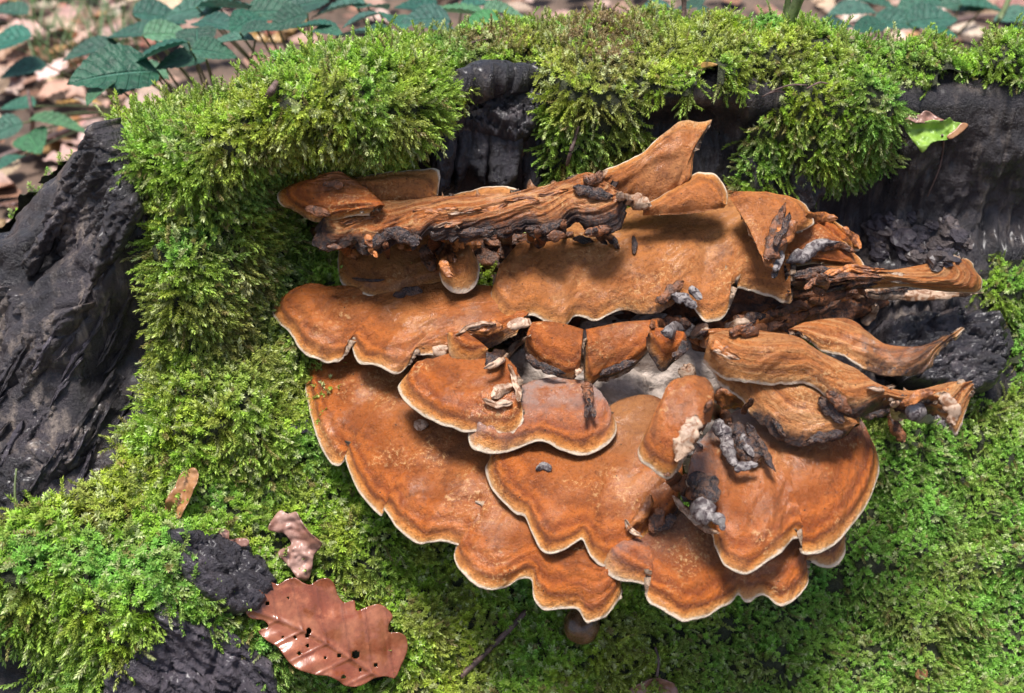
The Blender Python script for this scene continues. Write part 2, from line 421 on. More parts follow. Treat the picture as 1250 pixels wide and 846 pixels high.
MOSS = sstep(-2, 10, bare)
# round the back and beyond the frame: moss in patches
hid = (NRM @ -FWD) < -.05
MOSS = np.where(hid, sstep(.0, .2, fbm(S * 6, 33, 3) + .1), MOSS)
WOODY = 1 - MOSS
ridge = np.zeros(PX.shape)
sarc = np.r_[0, np.cumsum(np.linalg.norm(np.diff(O2, axis=0), axis=1))][:, None] + 0 * Z[:, :1]
SA = np.repeat(sarc, NR, 1) + .01 * fbm(S * 14, 61, 2)
RW = np.repeat(np.arange(NR)[None] * .0032, NS, 0)
left = sstep(230, 130, PX)
rid1 = 1 - np.abs(n2(SA * 42, RW * 5.5, 41, 3)); rid2 = 1 - np.abs(n2(SA * 120, RW * 16, 42, 3))
stepn = n2(SA * 22, RW * 9, 43, 3); stepn = np.floor(stepn * 3.5) / 3.5
ridge = (.006 + .007 * left) * (rid1 - .6) + (.0035 + .002 * sstep(900, 1100, PX)) * (rid2 - .5) + (.006 + .012 * left) * stepn + .002 * fbm(S * 160, 45, 3)
rimfade = 1 - .75 * sstep(.86, .98, np.r_[zz, np.ones(NTOP)])[None]
S1 = S0 + NRM * (ridge * rimfade * (WOODY * (1 - .75 * sstep(.92, 1., np.r_[np.zeros(NZ), f]))[None]))[..., None]
N1 = gnorm(S1)
stump = empty('tree_stump', (.08, .17, 0), 'rotten blackened tree stump half covered in moss, carrying the fungus', 'tree stump')
me = mesh_from('trunk', S1.reshape(-1, 3), gridfaces(NS, NR, closed=True))
trunk = adopt(link('trunk', me, M_bark), stump)

# ------------------------------------------------------------------ moss cushions
lump = fbm(S0 * 26, 71, 3) + .5 * fbm(S0 * 75, 72, 2)
TH = (.006 + .010 * (lump + .6).clip(0, 2)) * MOSS
TH = TH + .016 * np.exp(-((PX - 110) / 110) ** 2 - ((PY - 690) / 90) ** 2) * MOSS * front
TH = TH + .008 * np.exp(-((PX - 320) / 150) ** 2 - ((PY - 120) / 50) ** 2) * MOSS
TH = TH + .014 * np.exp(-((PX - 1000) / 70) ** 2 - ((PY - 150) / 40) ** 2) * MOSS * front
SH = S0 + NRM * (TH - .004)[..., None]
NSH = gnorm(SH)
shpx, shpy = topix(SH)
# regions: each cushion is one mass of moss
REG = np.zeros(PX.shape, int)
REG[:] = 0
REG = np.where((PX > 520), 1, REG)
REG = np.where((PX > 860) & (PY < 300), 2, REG)
REG = np.where((PX > 800) & (PY >= 285), 3, REG)
REG = np.where((PY > 560) & (PX <= 800), 4, REG)
REG = np.where((PX <= 235) & (PY > 520), 5, REG)
REG = np.where(hid & (S0[..., 2] < .37), 6, REG)

def moss_shoot(kind, seed):
    r = random.Random(seed); V = []; F = []; H = []
    L = 1.0; bend = r.uniform(.1, .5) if kind == 0 else r.uniform(.4, .9); ba = r.uniform(0, 6.28)
    def stem(t):
        o = bend * t * t * .6
        return Vector((math.cos(ba) * o, math.sin(ba) * o, t * (1 - .25 * bend * t)))
    nl = 26 if kind == 0 else 36
    for k in range(nl):
        t = .12 + .88 * (k / (nl - 1)) ** .85
        p = stem(t * L); az_ = k * 2.4 + r.uniform(-.4, .4)
        el_ = (.35 + .75 * t ** 3 + r.uniform(-.2, .2)) if kind == 0 else (.55 + .5 * t ** 3 + r.uniform(-.2, .25))
        ln = (.40 * (1 - .35 * abs(t - .6)) if kind == 0 else .17) * r.uniform(.75, 1.15); wd = ln * (.19 if kind == 0 else .26)
        d = Vector((math.cos(az_) * math.cos(el_), math.sin(az_) * math.cos(el_), math.sin(el_)))
        sx = d.cross(Vector((0, 0, 1))).normalized(); up = sx.cross(d).normalized()
        b = len(V)
        V += [p, p + d * ln * .45 + sx * wd - up * wd * .2, p + d * ln - up * ln * .18, p + d * ln * .45 - sx * wd - up * wd * .2, p + d * ln * .48 + up * wd * .25]
        F += [(b, b + 1, b + 4), (b + 1, b + 2, b + 4), (b + 2, b + 3, b + 4), (b + 3, b, b + 4)]
        H += [t * .8, t * .9, min(1, t + .12), t * .9, t]
    # stem
    rad_ = .022 if kind == 0 else .016; prev = None
    for k in range(5):
        t = k / 4; p = stem(t); b = len(V)
        for q in range(3):
            a = q * 2.094; V.append(p + Vector((math.cos(a), math.sin(a), 0)) * rad_ * (1 - .6 * t)); H.append(t * .6)
        if k:
            for q in range(3): F.append((b - 3 + q, b - 3 + (q + 1) % 3, b + (q + 1) % 3)); F.append((b - 3 + q, b + (q + 1) % 3, b + q))
    me = bpy.data.meshes.new('moss_shoot'); me.from_pydata([tuple(v) for v in V], [], F); me.update()
    a = me.attributes.new('hh', 'FLOAT', 'POINT'); a.data.foreach_set('value', np.array(H, np.float32))
    me.polygons.foreach_set('use_smooth', np.full(len(me.polygons), True))
    return me

s = NT('moss')
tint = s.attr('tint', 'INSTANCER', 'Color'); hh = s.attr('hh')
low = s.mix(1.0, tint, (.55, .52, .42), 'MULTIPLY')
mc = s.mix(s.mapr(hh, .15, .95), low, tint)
pb = s.bsdf(Base_Color=mc, Roughness=.42, Specular_IOR_Level=.5)
tr = s.n('BsdfTranslucent', {'Color': s.mix(1.0, mc, (1.0, 1.0, .6), 'MULTIPLY')})
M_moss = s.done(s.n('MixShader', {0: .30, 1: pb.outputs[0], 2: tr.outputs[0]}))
M_mossbed = mat_plain('moss_bed', (.022, .026, .008), .8, .6, 130, .9, .003)

SHOOTS = [[], []]
for kind, cnt in ((0, 9), (1, 6)):
    for k in range(cnt):
        m_ = moss_shoot(kind, 100 * kind + k); m_.materials.append(M_moss)
        SHOOTS[kind].append(bpy.data.objects.new('moss_shoot', m_))      # kept out of the scene, only instanced

def moss_nodes():
    ng = bpy.data.node_groups.new('moss_growth', 'GeometryNodeTree')
    ng.interface.new_socket('Geometry', in_out='INPUT', socket_type='NodeSocketGeometry')
    ng.interface.new_socket('Geometry', in_out='OUTPUT', socket_type='NodeSocketGeometry')
    N = ng.nodes.new; L = ng.links.new
    gi = N('NodeGroupInput'); go = N('NodeGroupOutput'); join = N('GeometryNodeJoinGeometry')
    def na(name, typ):
        x = N('GeometryNodeInputNamedAttribute'); x.data_type = typ; x.inputs[0].default_value = name; return x.outputs[0]
    for kind in (0, 1):
        cmp_ = N('FunctionNodeCompare'); cmp_.data_type = 'FLOAT'; cmp_.operation = 'EQUAL'
        L(na('sk', 'FLOAT'), cmp_.inputs[0]); cmp_.inputs[1].default_value = kind + 1.0; cmp_.inputs['Epsilon'].default_value = .1
        mp = N('GeometryNodeMeshToPoints'); L(gi.outputs[0], mp.inputs[0]); L(cmp_.outputs[0], mp.inputs[1])
        g2i = N('GeometryNodeGeometryToInstance')
        for ob in SHOOTS[kind]:
            oi = N('GeometryNodeObjectInfo'); oi.inputs['Object'].default_value = ob; oi.inputs['As Instance'].default_value = False
            L(oi.outputs['Geometry'], g2i.inputs[0])
        ip = N('GeometryNodeInstanceOnPoints'); L(mp.outputs[0], ip.inputs['Points']); L(g2i.outputs[0], ip.inputs['Instance'])
        ip.inputs['Pick Instance'].default_value = True
        rv = N('FunctionNodeRandomValue'); rv.data_type = 'INT'; rv.inputs['Min'].default_value = 0; rv.inputs['Max'].default_value = len(SHOOTS[kind]) - 1
        L([o for o in rv.outputs if o.type == 'INT'][0], ip.inputs['Instance Index'])
        L(na('rot', 'FLOAT_VECTOR'), ip.inputs['Rotation']); L(na('scl', 'FLOAT_VECTOR'), ip.inputs['Scale'])
        L(ip.outputs[0], join.inputs[0])
    L(gi.outputs[0], join.inputs[0]); L(join.outputs[0], go.inputs[0])
    return ng
NG = moss_nodes()

# tint map (albedo): fresh, yellowish, olive, dead brown
def moss_tint(px, py, P):
    n1 = fbm(P * 22, 81, 3); n3 = fbm(P * 60, 82, 2); rnd = RNG.random(len(px))
    fresh = np.array([.33, .55, .06]); yel = np.array([.50, .60, .07]); olive = np.array([.33, .37, .11]); brown = np.array([.30, .21, .10]); blue = np.array([.21, .50, .10]); pale = np.array([.60, .66, .34])
    c = np.repeat(fresh[None], len(px), 0)
    def mixin(c, col, w): w = np.clip(w, 0, 1)[:, None]; return c * (1 - w) + col * w
    c = mixin(c, yel, sstep(.0, .6, n1 + .3 * n3) * .8)
    c = mixin(c, blue, sstep(.1, .7, -n1 + .3 * n3) * .7)
    c = mixin(c, blue, .55 * sstep(700, 1000, px) * sstep(380, 560, py))
    c = mixin(c, olive, sstep(.15, .7, n3 + .2 * n1) * .55)
    c = mixin(c, olive, .5 * np.exp(-((px - 310) / 70) ** 2 - ((py - 400) / 110) ** 2))
    for (bx, by, rx, ry, k) in [(735, 45, 60, 42, 1.6), (600, 52, 60, 16, 1.1), (120, 640, 30, 22, .6), (290, 325, 22, 30, .5), (760, 130, 30, 40, .5), (150, 85, 40, 12, .5), (310, 160, 25, 14, .5), (270, 430, 26, 60, .55), (870, 640, 30, 20, .3), (830, 790, 60, 30, .35)]:
        c = mixin(c, brown, k * np.exp(-((px - bx) / rx) ** 2 - ((py - by) / ry) ** 2) * (rnd < .75))
    c = mixin(c, brown, (rnd > .955) * .8); c = mixin(c, pale, (rnd < .12) * .8)
    return c * (.75 + .5 * RNG.random(len(px)))[:, None]

def moss_points(sel, count):
    """random points on the shell with direction, size and tint of a shoot"""
    q = np.argwhere(sel)
    i, j = q[:, 0], q[:, 1]; i2 = (i + 1) % NS
    a, b, c, d = SH[i, j], SH[i2, j], SH[i2, j + 1], SH[i, j + 1]
    ar = .5 * np.linalg.norm(np.cross(c - a, d - b), axis=1)
    cx, cy = topix(a); fac = (NSH[i, j] @ -FWD)
    vis = np.where((cx > -140) & (cx < 1390) & (cy > -90) & (cy < 960), 1.0, .3) * np.where(fac > -.25, 1.0, .12)
    wgt = ar * vis; k = RNG.choice(len(q), count, p=wgt / wgt.sum())
    u, v = RNG.random(count)[:, None], RNG.random(count)[:, None]
    P = (a[k] * (1 - u) + b[k] * u) * (1 - v) + (d[k] * (1 - u) + c[k] * u) * v
    n = NSH[i[k], j[k]]
    return P, n, TH[i[k], j[k]]

def build_moss(reg, count, label, strand=.15, size=1.0, cat='moss'):
    ok = (MOSS > .35) & (REG == reg)
    mk = MOSS > .35
    sel = ok[:, :-1] & np.roll(mk, -1, 0)[:, :-1] & mk[:, 1:] & np.roll(mk, -1, 0)[:, 1:]
    P, n, th = moss_points(sel, count)
    qx, qy = topix(P); keep = np.ones(count, bool)
    keep &= fbm(P * 95, 77, 2) + RNG.normal(0, .22, count) > -.55
    for poly, shrink in COVER: keep &= polydist(qx, qy, poly)[0] > -shrink
    P, n, th = P[keep], n[keep], th[keep]; count = len(P)
    px, py = topix(P); steep = 1 - np.clip(n[:, 2], 0, 1)
    rnd = RNG.normal(size=(count, 3)); low = np.stack([fbm(P * 38 + 11 * k, 91 + k, 2) for k in range(3)], -1)
    hang = sstep(.35, .8, steep)
    sk = (RNG.random(count) < strand * (.25 + 1.3 * hang)).astype(float)
    d = n * .9 + np.array([0, 0, .35]) * (1 - hang)[:, None] - np.array([0, 0, .55]) * (hang * .7 + .6 * sk * hang)[:, None] + rnd * .33 + low * .45
    d = unit(d)
    x = unit(np.cross(d, RNG.normal(size=(count, 3)))); y = np.cross(d, x)
    R = np.stack([x, y, d], -1)
    rot = np.stack([np.arctan2(R[:, 2, 1], R[:, 2, 2]), -np.arcsin(np.clip(R[:, 2, 0], -1, 1)), np.arctan2(R[:, 1, 0], R[:, 0, 0])], -1)
    ln = np.where(sk > .5, .017 * RNG.uniform(.7, 1.5, count), .0075 * RNG.uniform(.6, 1.45, count)) * size
    wd = np.where(sk > .5, ln * RNG.uniform(.5, .75, count), ln * RNG.uniform(.75, 1.1, count))
    tnt = moss_tint(px, py, P); tnt = np.where(sk[:, None] > .5, tnt * .75 + np.array([.09, .085, .035]), tnt)
    # bed
    used = np.zeros(PX.shape, bool)
    qs = np.argwhere(sel)
    for a in (0, 1):
        for b in (0, 1): used[(qs[:, 0] + a) % NS, qs[:, 1] + b] = True
    idx = -np.ones(PX.shape, int); idx[used] = np.arange(used.sum())
    i, j = qs[:, 0], qs[:, 1]; i2 = (i + 1) % NS
    F = np.stack([idx[i, j], idx[i2, j], idx[i2, j + 1], idx[i, j + 1]], -1)
    bed = SH[used]; nb = len(bed)
    V = np.vstack([bed, P - n * .0022])
    z = np.zeros(nb)
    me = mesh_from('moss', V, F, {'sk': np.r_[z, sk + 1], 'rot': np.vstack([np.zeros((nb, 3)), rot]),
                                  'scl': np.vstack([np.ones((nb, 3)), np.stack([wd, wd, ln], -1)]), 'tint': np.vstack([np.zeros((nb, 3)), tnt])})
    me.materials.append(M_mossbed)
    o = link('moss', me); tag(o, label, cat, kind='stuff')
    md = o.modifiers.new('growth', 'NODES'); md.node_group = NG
    return o
# nothing grows under the lying bark chunks and leaves
COVER = [([(211, 642), (262, 648), (318, 668), (343, 708), (322, 738), (296, 742), (236, 704)], 7), ([(126, 825), (192, 740), (214, 732), (235, 755), (300, 788), (346, 850), (345, 905), (120, 905)], 7),
         ([(299, 744), (318, 715), (360, 705), (399, 705), (420, 735), (459, 736), (477, 751), (496, 780), (483, 828), (432, 838), (372, 819), (338, 789)], 6),
         ([(331, 644), (352, 622), (376, 643), (397, 658), (381, 694), (364, 704)], 4), ([(201, 622), (220, 580), (240, 572), (236, 604), (220, 633)], 4)]
MOSSES = [
    build_moss(0, 36000, 'thick bright green moss draped over the stump top beside the bark flank', .5, 1.05),
    build_moss(1, 15000, 'green and brown tangled moss behind the charred wood block on the stump top', .45, .95),
    build_moss(2, 12000, 'moss cushion hanging over the black stump rim beside the green leaf', .4, .85),
    build_moss(3, 52000, 'fine bluish green moss on the stump foot below the torn fungus lobes', .42, .75),
    build_moss(4, 28000, 'moss under the largest fungus cap around the fallen oak leaf', .35, .9),
    build_moss(5, 17000, 'rounded moss hump between the black bark flank and the bark chunks', .3, 1.15),
    build_moss(6, 2500, 'patchy moss on the far side of the stump', .2, 1.0),
]
# surface that later things lie on
def bvh_of(V, F): return BVHTree.FromPolygons([Vector(v) for v in V], [tuple(int(x) for x in f_) for f_ in F])
SURF = np.maximum(0, 0) + np.where((MOSS > .35)[..., None], SH, S1)
BV = bvh_of(SURF.reshape(-1, 3), gridfaces(NS, NR, closed=True))
EXTRA = []
def hit(px, py, lift=0.0):
    """first thing met along a pixel's line of sight: position, normal, depth"""
    d = ray(px, py); best = None
    for b in [BV] + EXTRA:
        r = b.ray_cast(Vector(CAM), Vector(d).normalized())
        if r[0] is not None and (best is None or r[3] < best[3]): best = r
    if best is None:
        t = (0 - CAM[2]) / d[2]; P = CAM + d * t; return P, np.array([0, 0, 1.]), t
    P = np.array(best[0]); t = (P - CAM) @ FWD - lift
    n = np.array(best[1]); n = n if n @ d < 0 else -n
    return CAM + d * t, n, t
# ================================================================== the fungus
M_cap = mat_cap('fungus_cap')
M_core = mat_plain('fungus_flesh', (.40, .33, .28), .7, .45, 60, .8, .003)
M_pale = mat_plain('torn_fungus_flesh', (.42, .29, .20), .55, .4, 90, .5, .0012, alt=(.20, .09, .04))
M_grey = mat_plain('mouldy_fungus_flesh', (.20, .175, .165), .6, .5, 130, .6, .0012, alt=(.045, .03, .032))
M_brown = mat_plain('withered_fungus_skin', (.17, .062, .024), .42, .6, 110, 1., .002, alt=(.045, .02, .012))
M_black = mat_plain('blackened_fungus_rim', (.022, .014, .015), .32, .8, 160, 1., .002, alt=(.10, .05, .03))
M_org = mat_plain('orange_fungus_skin', (.36, .125, .032), .42, .5, 90, .9, .0016, alt=(.15, .05, .017))

FA = at(np.array(740.), np.array(430.), np.array(.95))
fungus = empty('bracket_fungus', tuple(FA), 'large tiered orange brown bracket fungus with torn upper lobes growing from the stump', 'fungus')
CAPS = {}; OWN = {}
def capmesh(outer, inner, P0, n, N, M, seed, thick=.007, bulge=.006, ripple=.004, jag=0.0, lobed=.5, dark=0.0, darkw=.012, droop=.006,
            tone=0.0, grey=0.0, darku=None, ridge=1.0, rough=1.0, sig=22.0, swap=False):
    out = catmull(outer); out = resample(out, N); inn = resample(catmull(inner), N)
    L_ = np.linalg.norm(np.diff(out, axis=0), axis=1).sum(); sp = L_ / N
    if jag:
        th = np.arange(N) * sp
        dirv = unit(out - inn)
        jn = n2(th / 10, th * 0 + seed, seed, 3) + .35 * np.tanh(3 * n2(th / 7, th * 0 + 3 + seed, seed + 1, 1))
        out = out + dirv * (jag * jn)[:, None]
    sm = gsmooth(out, max(2.0, sig / sp))
    ts = tplane(sm[:, 0], sm[:, 1], P0, n); tp = tplane(out[:, 0], out[:, 1], P0, n); ti = tplane(inn[:, 0], inn[:, 1], P0, n)
    Ps = at(sm[:, 0], sm[:, 1], ts); Po = at(out[:, 0], out[:, 1], tp * lobed + ts * (1 - lobed)); Pi = at(inn[:, 0], inn[:, 1], ti)
    v = 1 - (1 - np.linspace(0, 1, M)) ** 1.35
    Lr = np.linalg.norm(Ps - Pi, axis=1)
    V = v[None, :, None]
    G = Pi[:, None] * (1 - V) + Ps[:, None] * V + (Po - Ps)[:, None] * V ** 3.2
    e = (1 - v)[None] * Lr[:, None]
    su = np.r_[0, np.cumsum(np.linalg.norm(np.diff(Po, axis=0), axis=1))]
    su2 = su[:, None] * (.35 + .65 * v[None])
    # form: domed middle, drooping growing edge, radial folds, concentric ridges, leathery lumps
    off = bulge * 4 * (v * (1 - v))[None] * np.ones((N, 1))
    off = off - droop * np.exp(-e / .009)
    off = off + ripple * n2(su[:, None] / .034 + 0 * v[None], .6 * v[None] + seed, seed + 2, 3) * (v ** 1.6)[None]
    wob = .0012 * n2(su2 / .02, e / .03, seed + 3, 2)
    er = e + wob
    rd = (.0013 * np.exp(-((er - .0085) / .0026) ** 2) - .0011 * np.exp(-((er - .0045) / .0017) ** 2) + .0010 * np.exp(-((er - .020) / .004) ** 2) - .0008 * np.exp(-((er - .029) / .004) ** 2))
    off = off + ridge * rd * (.5 + .5 * n2(su2 / .03, 0 * su2, seed + 9, 2))
    off = off + rough * (.0010 * n2(su2 / .016, e / .018, seed + 4, 3) + .0005 * n2(su2 / .005, e / .006, seed + 5, 3))
    G = G + n * off[..., None]
    # blackened, decayed stretch of the margin
    dk = np.zeros((N, M))
    if dark:
        du = np.ones(N) if darku is None else sum(sstep(a - .04, a + .04, np.linspace(0, 1, N)) * (1 - sstep(b - .04, b + .04, np.linspace(0, 1, N))) for a, b in darku).clip(0, 1)
        dk = dark * du[:, None] * np.exp(-(e / darkw) ** 1.5)
    gn = grid_normals(G); gn = np.where((gn @ n)[..., None] < 0, -gn, gn)
    Mb = max(5, M // 3); jb = np.round(np.linspace(M - 1, 0, Mb)).astype(int)
    th = (.0014 + thick * (1 - np.exp(-e / .016)))
    mid = G[:, -1] - gn[:, -1] * (th[:, -1] * .5)[:, None] + unit(Po - Pi) * (.0009)
    B = G[:, jb] - gn[:, jb] * (th[:, jb])[..., None]
    A = np.concatenate([G, mid[:, None], B], 1); R = A.shape[1]
    ee = np.concatenate([e, np.zeros((N, 1)), e[:, jb]], 1)
    un = np.concatenate([np.zeros((N, M)), np.full((N, 1), .5), np.ones((N, Mb))], 1)
    dd = np.concatenate([dk, dk[:, -1:], dk[:, jb]], 1)
    ss = np.concatenate([su2, su2[:, -1:], su2[:, jb]], 1)
    F = gridfaces(N, R)
    # close both ends and the root
    V_ = A.reshape(-1, 3)
    a, b, c = A[0, 0], A[1, 0], A[1, 1]
    if np.cross(b - a, c - a) @ n < 0: F = F[:, ::-1]
    root = np.stack([np.arange(N - 1) * R, np.arange(1, N) * R, np.arange(1, N) * R + R - 1, np.arange(N - 1) * R + R - 1], -1)
    F = np.concatenate([F, root])
    ends = [list(range(R)), list(range((N - 1) * R, N * R))[::-1]]
    fl = (np.stack([ee, ss, 0 * ss + seed * 1.37], -1) if swap else np.stack([ss, ee, 0 * ss + seed * 1.37], -1)).reshape(-1, 3)
    o1 = np.ones(len(V_))
    F = F.tolist() + ends
    return V_, F, {'e': ee.ravel(), 'fl': fl, 'dk': dd.ravel(), 'un': un.ravel(), 'tn': o1 * tone, 'fb': o1 * float(swap), 'gr': (grey * np.exp(-((Lr[:, None] - ee) / .03) ** 2)).ravel()}
def anchor(px, py, ref, lift):
    if isinstance(ref, str):
        P0, n = CAPS[ref]; t = float(tplane(np.array(px), np.array(py), P0, n)) - lift
    else: t = ref - lift - .012
    return at(np.array(float(px)), np.array(float(py)), np.array(t))
def cap(key, outer, inner, anc, tilt, side=0, N=None, M=None, label=None, name='cap', parent=None, **kw):
    P0 = anchor(*anc); n = pnorm(tilt, side); CAPS[key] = (P0, n)
    L_ = np.linalg.norm(np.diff(np.array(outer, float), axis=0), axis=1).sum()
    N = N or int(np.clip(L_ / 2.2, 30, 380)); M = M or int(np.clip(N * .32, 24, 80))
    V, F, A = capmesh(outer, inner, P0, n, N, M, len(CAPS) * 3 + 1, **kw)
    o = adopt(link(name, mesh_from(name, V, F, A), M_cap), fungus)
    if label: o['label'] = label
    EXTRA.append(bvh_of(V, F)); OWN[len(EXTRA)] = o
    return o

# ---- lower tiers
cap('A', [(371, 424), (370, 440), (372, 469), (377, 500), (387, 534), (397, 552), (405, 561), (415, 562), (419, 552), (423, 566), (435, 594), (450, 612), (464, 624), (467, 617), (483, 639), (497, 652), (513, 661), (526, 658), (540, 658), (558, 664), (571, 668),
          (574, 660), (566, 664), (553, 672), (560, 692), (577, 710), (590, 716), (604, 717), (621, 709), (636, 702), (648, 704), (650, 722), (656, 732), (666, 738), (685, 737), (704, 738), (714, 752), (724, 753), (737, 748), (750, 735), (759, 719), (757, 709), (750, 700)],
    [(440, 395), (560, 425), (640, 470), (700, 530), (735, 610), (748, 675)], (700, 745, .80, 0), 20, -4, ripple=.006, bulge=.008, thick=.008, tone=.12,
    label='largest lowest cap with a scalloped pale edge')
cap('C', [(738, 682), (744, 694), (756, 701), (775, 703), (790, 707), (803, 716), (797, 719), (791, 723), (794, 730), (803, 736), (818, 745), (835, 753), (850, 750), (866, 745), (882, 735), (897, 727), (905, 718), (912, 727), (920, 728), (928, 721), (936, 720), (946, 729),
          (957, 736), (972, 728), (986, 713), (989, 702), (984, 690), (991, 684), (1004, 687), (1019, 687), (1029, 680), (1035, 669), (1034, 652)],
    [(748, 668), (800, 630), (860, 615), (920, 620), (980, 620), (1022, 630)], (800, 715, 'A', .012), 17, 4, ripple=.004, grey=.3)
cap('B', [(600, 556), (592, 563), (595, 578), (603, 594), (614, 607), (630, 622), (641, 625), (648, 641), (656, 657), (665, 668), (675, 670), (686, 668), (700, 661), (710, 655), (716, 663), (723, 674), (735, 682), (746, 682), (757, 678), (770, 669), (782, 658), (795, 648), (815, 640), (828, 622), (832, 600)],
    [(604, 548), (650, 535), (710, 515), (765, 485), (810, 490), (832, 560)], (690, 668, 'A', .022), 19, 0, ripple=.005, tone=.15, bulge=.007, dark=.9, darku=[(.84, 1.0)], darkw=.012)
cap('E', [(838, 585), (848, 605), (860, 625), (872, 646), (876, 662), (885, 680), (898, 690), (909, 694), (922, 692), (940, 681), (955, 672), (964, 660), (972, 651), (982, 652), (985, 661), (984, 669), (1002, 669), (1018, 660), (1031, 650), (1046, 632), (1058, 616), (1067, 600), (1075, 576), (1074, 552), (1062, 532), (1042, 512)],
    [(842, 560), (862, 530), (900, 500), (950, 490), (1000, 495), (1030, 505)], (915, 693, 'C', .035), 16, 5, ripple=.004, bulge=.010, grey=.7, thick=.007, label='smooth rounded cap with shiny wet edge')
cap('G2', [(574, 518), (571, 527), (576, 539), (590, 545), (611, 545), (630, 541), (648, 535), (662, 533), (680, 541), (702, 548), (718, 547), (732, 543), (746, 533), (753, 522), (752, 508), (744, 498)],
    [(585, 505), (620, 480), (650, 465), (690, 460), (725, 470), (738, 488)], (690, 547, 'B', .022), 15, 0, ripple=.003, bulge=.005, grey=.7)
cap('G1', [(500, 452), (488, 459), (484, 467), (491, 482), (502, 492), (515, 500), (535, 511), (562, 519), (580, 519), (594, 518), (610, 521), (623, 521), (633, 514), (638, 504), (636, 488), (632, 470)],
    [(515, 440), (545, 432), (580, 430), (610, 432), (628, 445), (632, 455)], (560, 519, 'A', .055), 15, -6, ripple=.003, bulge=.005)
cap('H', [(378, 349), (358, 351), (340, 356), (329, 362), (330, 376), (337, 386), (348, 394), (356, 406), (361, 416), (371, 424), (391, 431), (403, 432), (412, 431), (417, 422), (423, 414), (427, 416), (431, 428), (438, 437), (452, 439), (466, 447), (480, 454), (491, 450), (498, 443), (505, 432), (522, 431), (545, 432), (580, 420), (630, 405)],
    [(384, 349), (420, 349), (455, 345), (500, 342), (560, 345), (610, 352), (650, 380)], (440, 437, 'A', .045), 19, -5, ripple=.006, tone=.3, dark=.8, darku=[(.80, 1.0)])
cap('G3', [(806, 494), (792, 515), (781, 536), (777, 549), (782, 561), (792, 568), (803, 577), (815, 582), (823, 574), (828, 562), (838, 548)],
    [(826, 462), (842, 458), (862, 462), (872, 480), (868, 515)], (790, 565, 'E', .05), 30, -14, ripple=.003, bulge=.010, tone=.15, label='small curled cap with a torn white face')
# ---- torn right lobes
cap('T', [(866, 448), (880, 468), (900, 480), (914, 498), (930, 516), (948, 533), (962, 538), (984, 545), (1000, 538), (1024, 537), (1034, 530)],
    [(880, 412), (925, 412), (965, 425), (1000, 448), (1030, 475), (1046, 500), (1050, 518)], (985, 540, 'E', .030), 30, -4, ripple=.005, jag=2.0, tone=.9, dark=1.0, darkw=.009, darku=[(.35, 1.0)], bulge=.010, sig=10, rough=2.0, droop=.002, ridge=.1, swap=True, label='torn fibrous lobe with blackened ragged end')
cap('S', [(858, 440), (885, 460), (930, 468), (955, 468), (985, 468), (1008, 484), (1026, 501), (1044, 509), (1062, 502), (1087, 498), (1110, 508), (1138, 503), (1158, 513), (1167, 530), (1178, 507), (1185, 486)],
    [(866, 408), (900, 400), (940, 404), (975, 411), (1002, 428), (1041, 448), (1064, 465), (1092, 475), (1115, 476), (1144, 469), (1163, 464), (1179, 467)], (1060, 495, 'T', .012), 34, -2, ripple=.004, jag=1.2, tone=.75, dark=1.0, darkw=.010, darku=[(.42, .80)], bulge=.012, sig=12, rough=2.0, droop=.002, ridge=.1, swap=True, label='long torn tongue with a curled pale tip')
cap('R', [(985, 412), (1005, 428), (1025, 434), (1058, 449), (1080, 457), (1100, 458), (1117, 455), (1136, 447), (1144, 433), (1158, 420), (1175, 404)],
    [(962, 402), (993, 391), (1035, 388), (1060, 404), (1080, 420), (1110, 424), (1140, 418), (1173, 401)], (1050, 440, 'S', -.008), 30, 0, ripple=.004, jag=1.6, tone=.55, dark=.75, darkw=.05, darku=[(.35, .95)], swap=True, sig=10, rough=1.5, droop=.001, bulge=.004, thick=.004)
cap('Q', [(950, 352), (985, 354), (1030, 350), (1068, 352), (1107, 350), (1135, 353), (1158, 356), (1185, 357), (1200, 356), (1204, 342), (1196, 330), (1190, 320), (1183, 315), (1170, 317)],
    [(948, 345), (980, 335), (1007, 325), (1050, 326), (1078, 330), (1110, 326), (1144, 319), (1162, 318)], (1100, 350, .905, 0), 55, 0, ripple=.003, jag=1.0, tone=.5, dark=.9, darkw=.05, darku=[(0, .32)], bulge=.008, swap=True, sig=8, rough=1.5, thick=.005, label='narrow lobe reaching right with fibrous dark root')
cap('P', [(978, 262), (992, 268), (1007, 276), (1027, 288), (1044, 304), (1056, 316), (1058, 325), (1040, 324), (1015, 321), (995, 320), (975, 322)],
    [(940, 255), (945, 285), (950, 310), (962, 320)], (1050, 322, .915, 0), 32, 6, ripple=.004, tone=.2, bulge=.006, thick=.005)
cap('P2', [(1000, 262), (1012, 262), (1026, 268), (1040, 280), (1052, 296), (1050, 304), (1038, 300)], [(985, 262), (1000, 280), (1020, 292)], (1045, 300, .925, 0), 40, 6, ripple=.002, tone=.1)
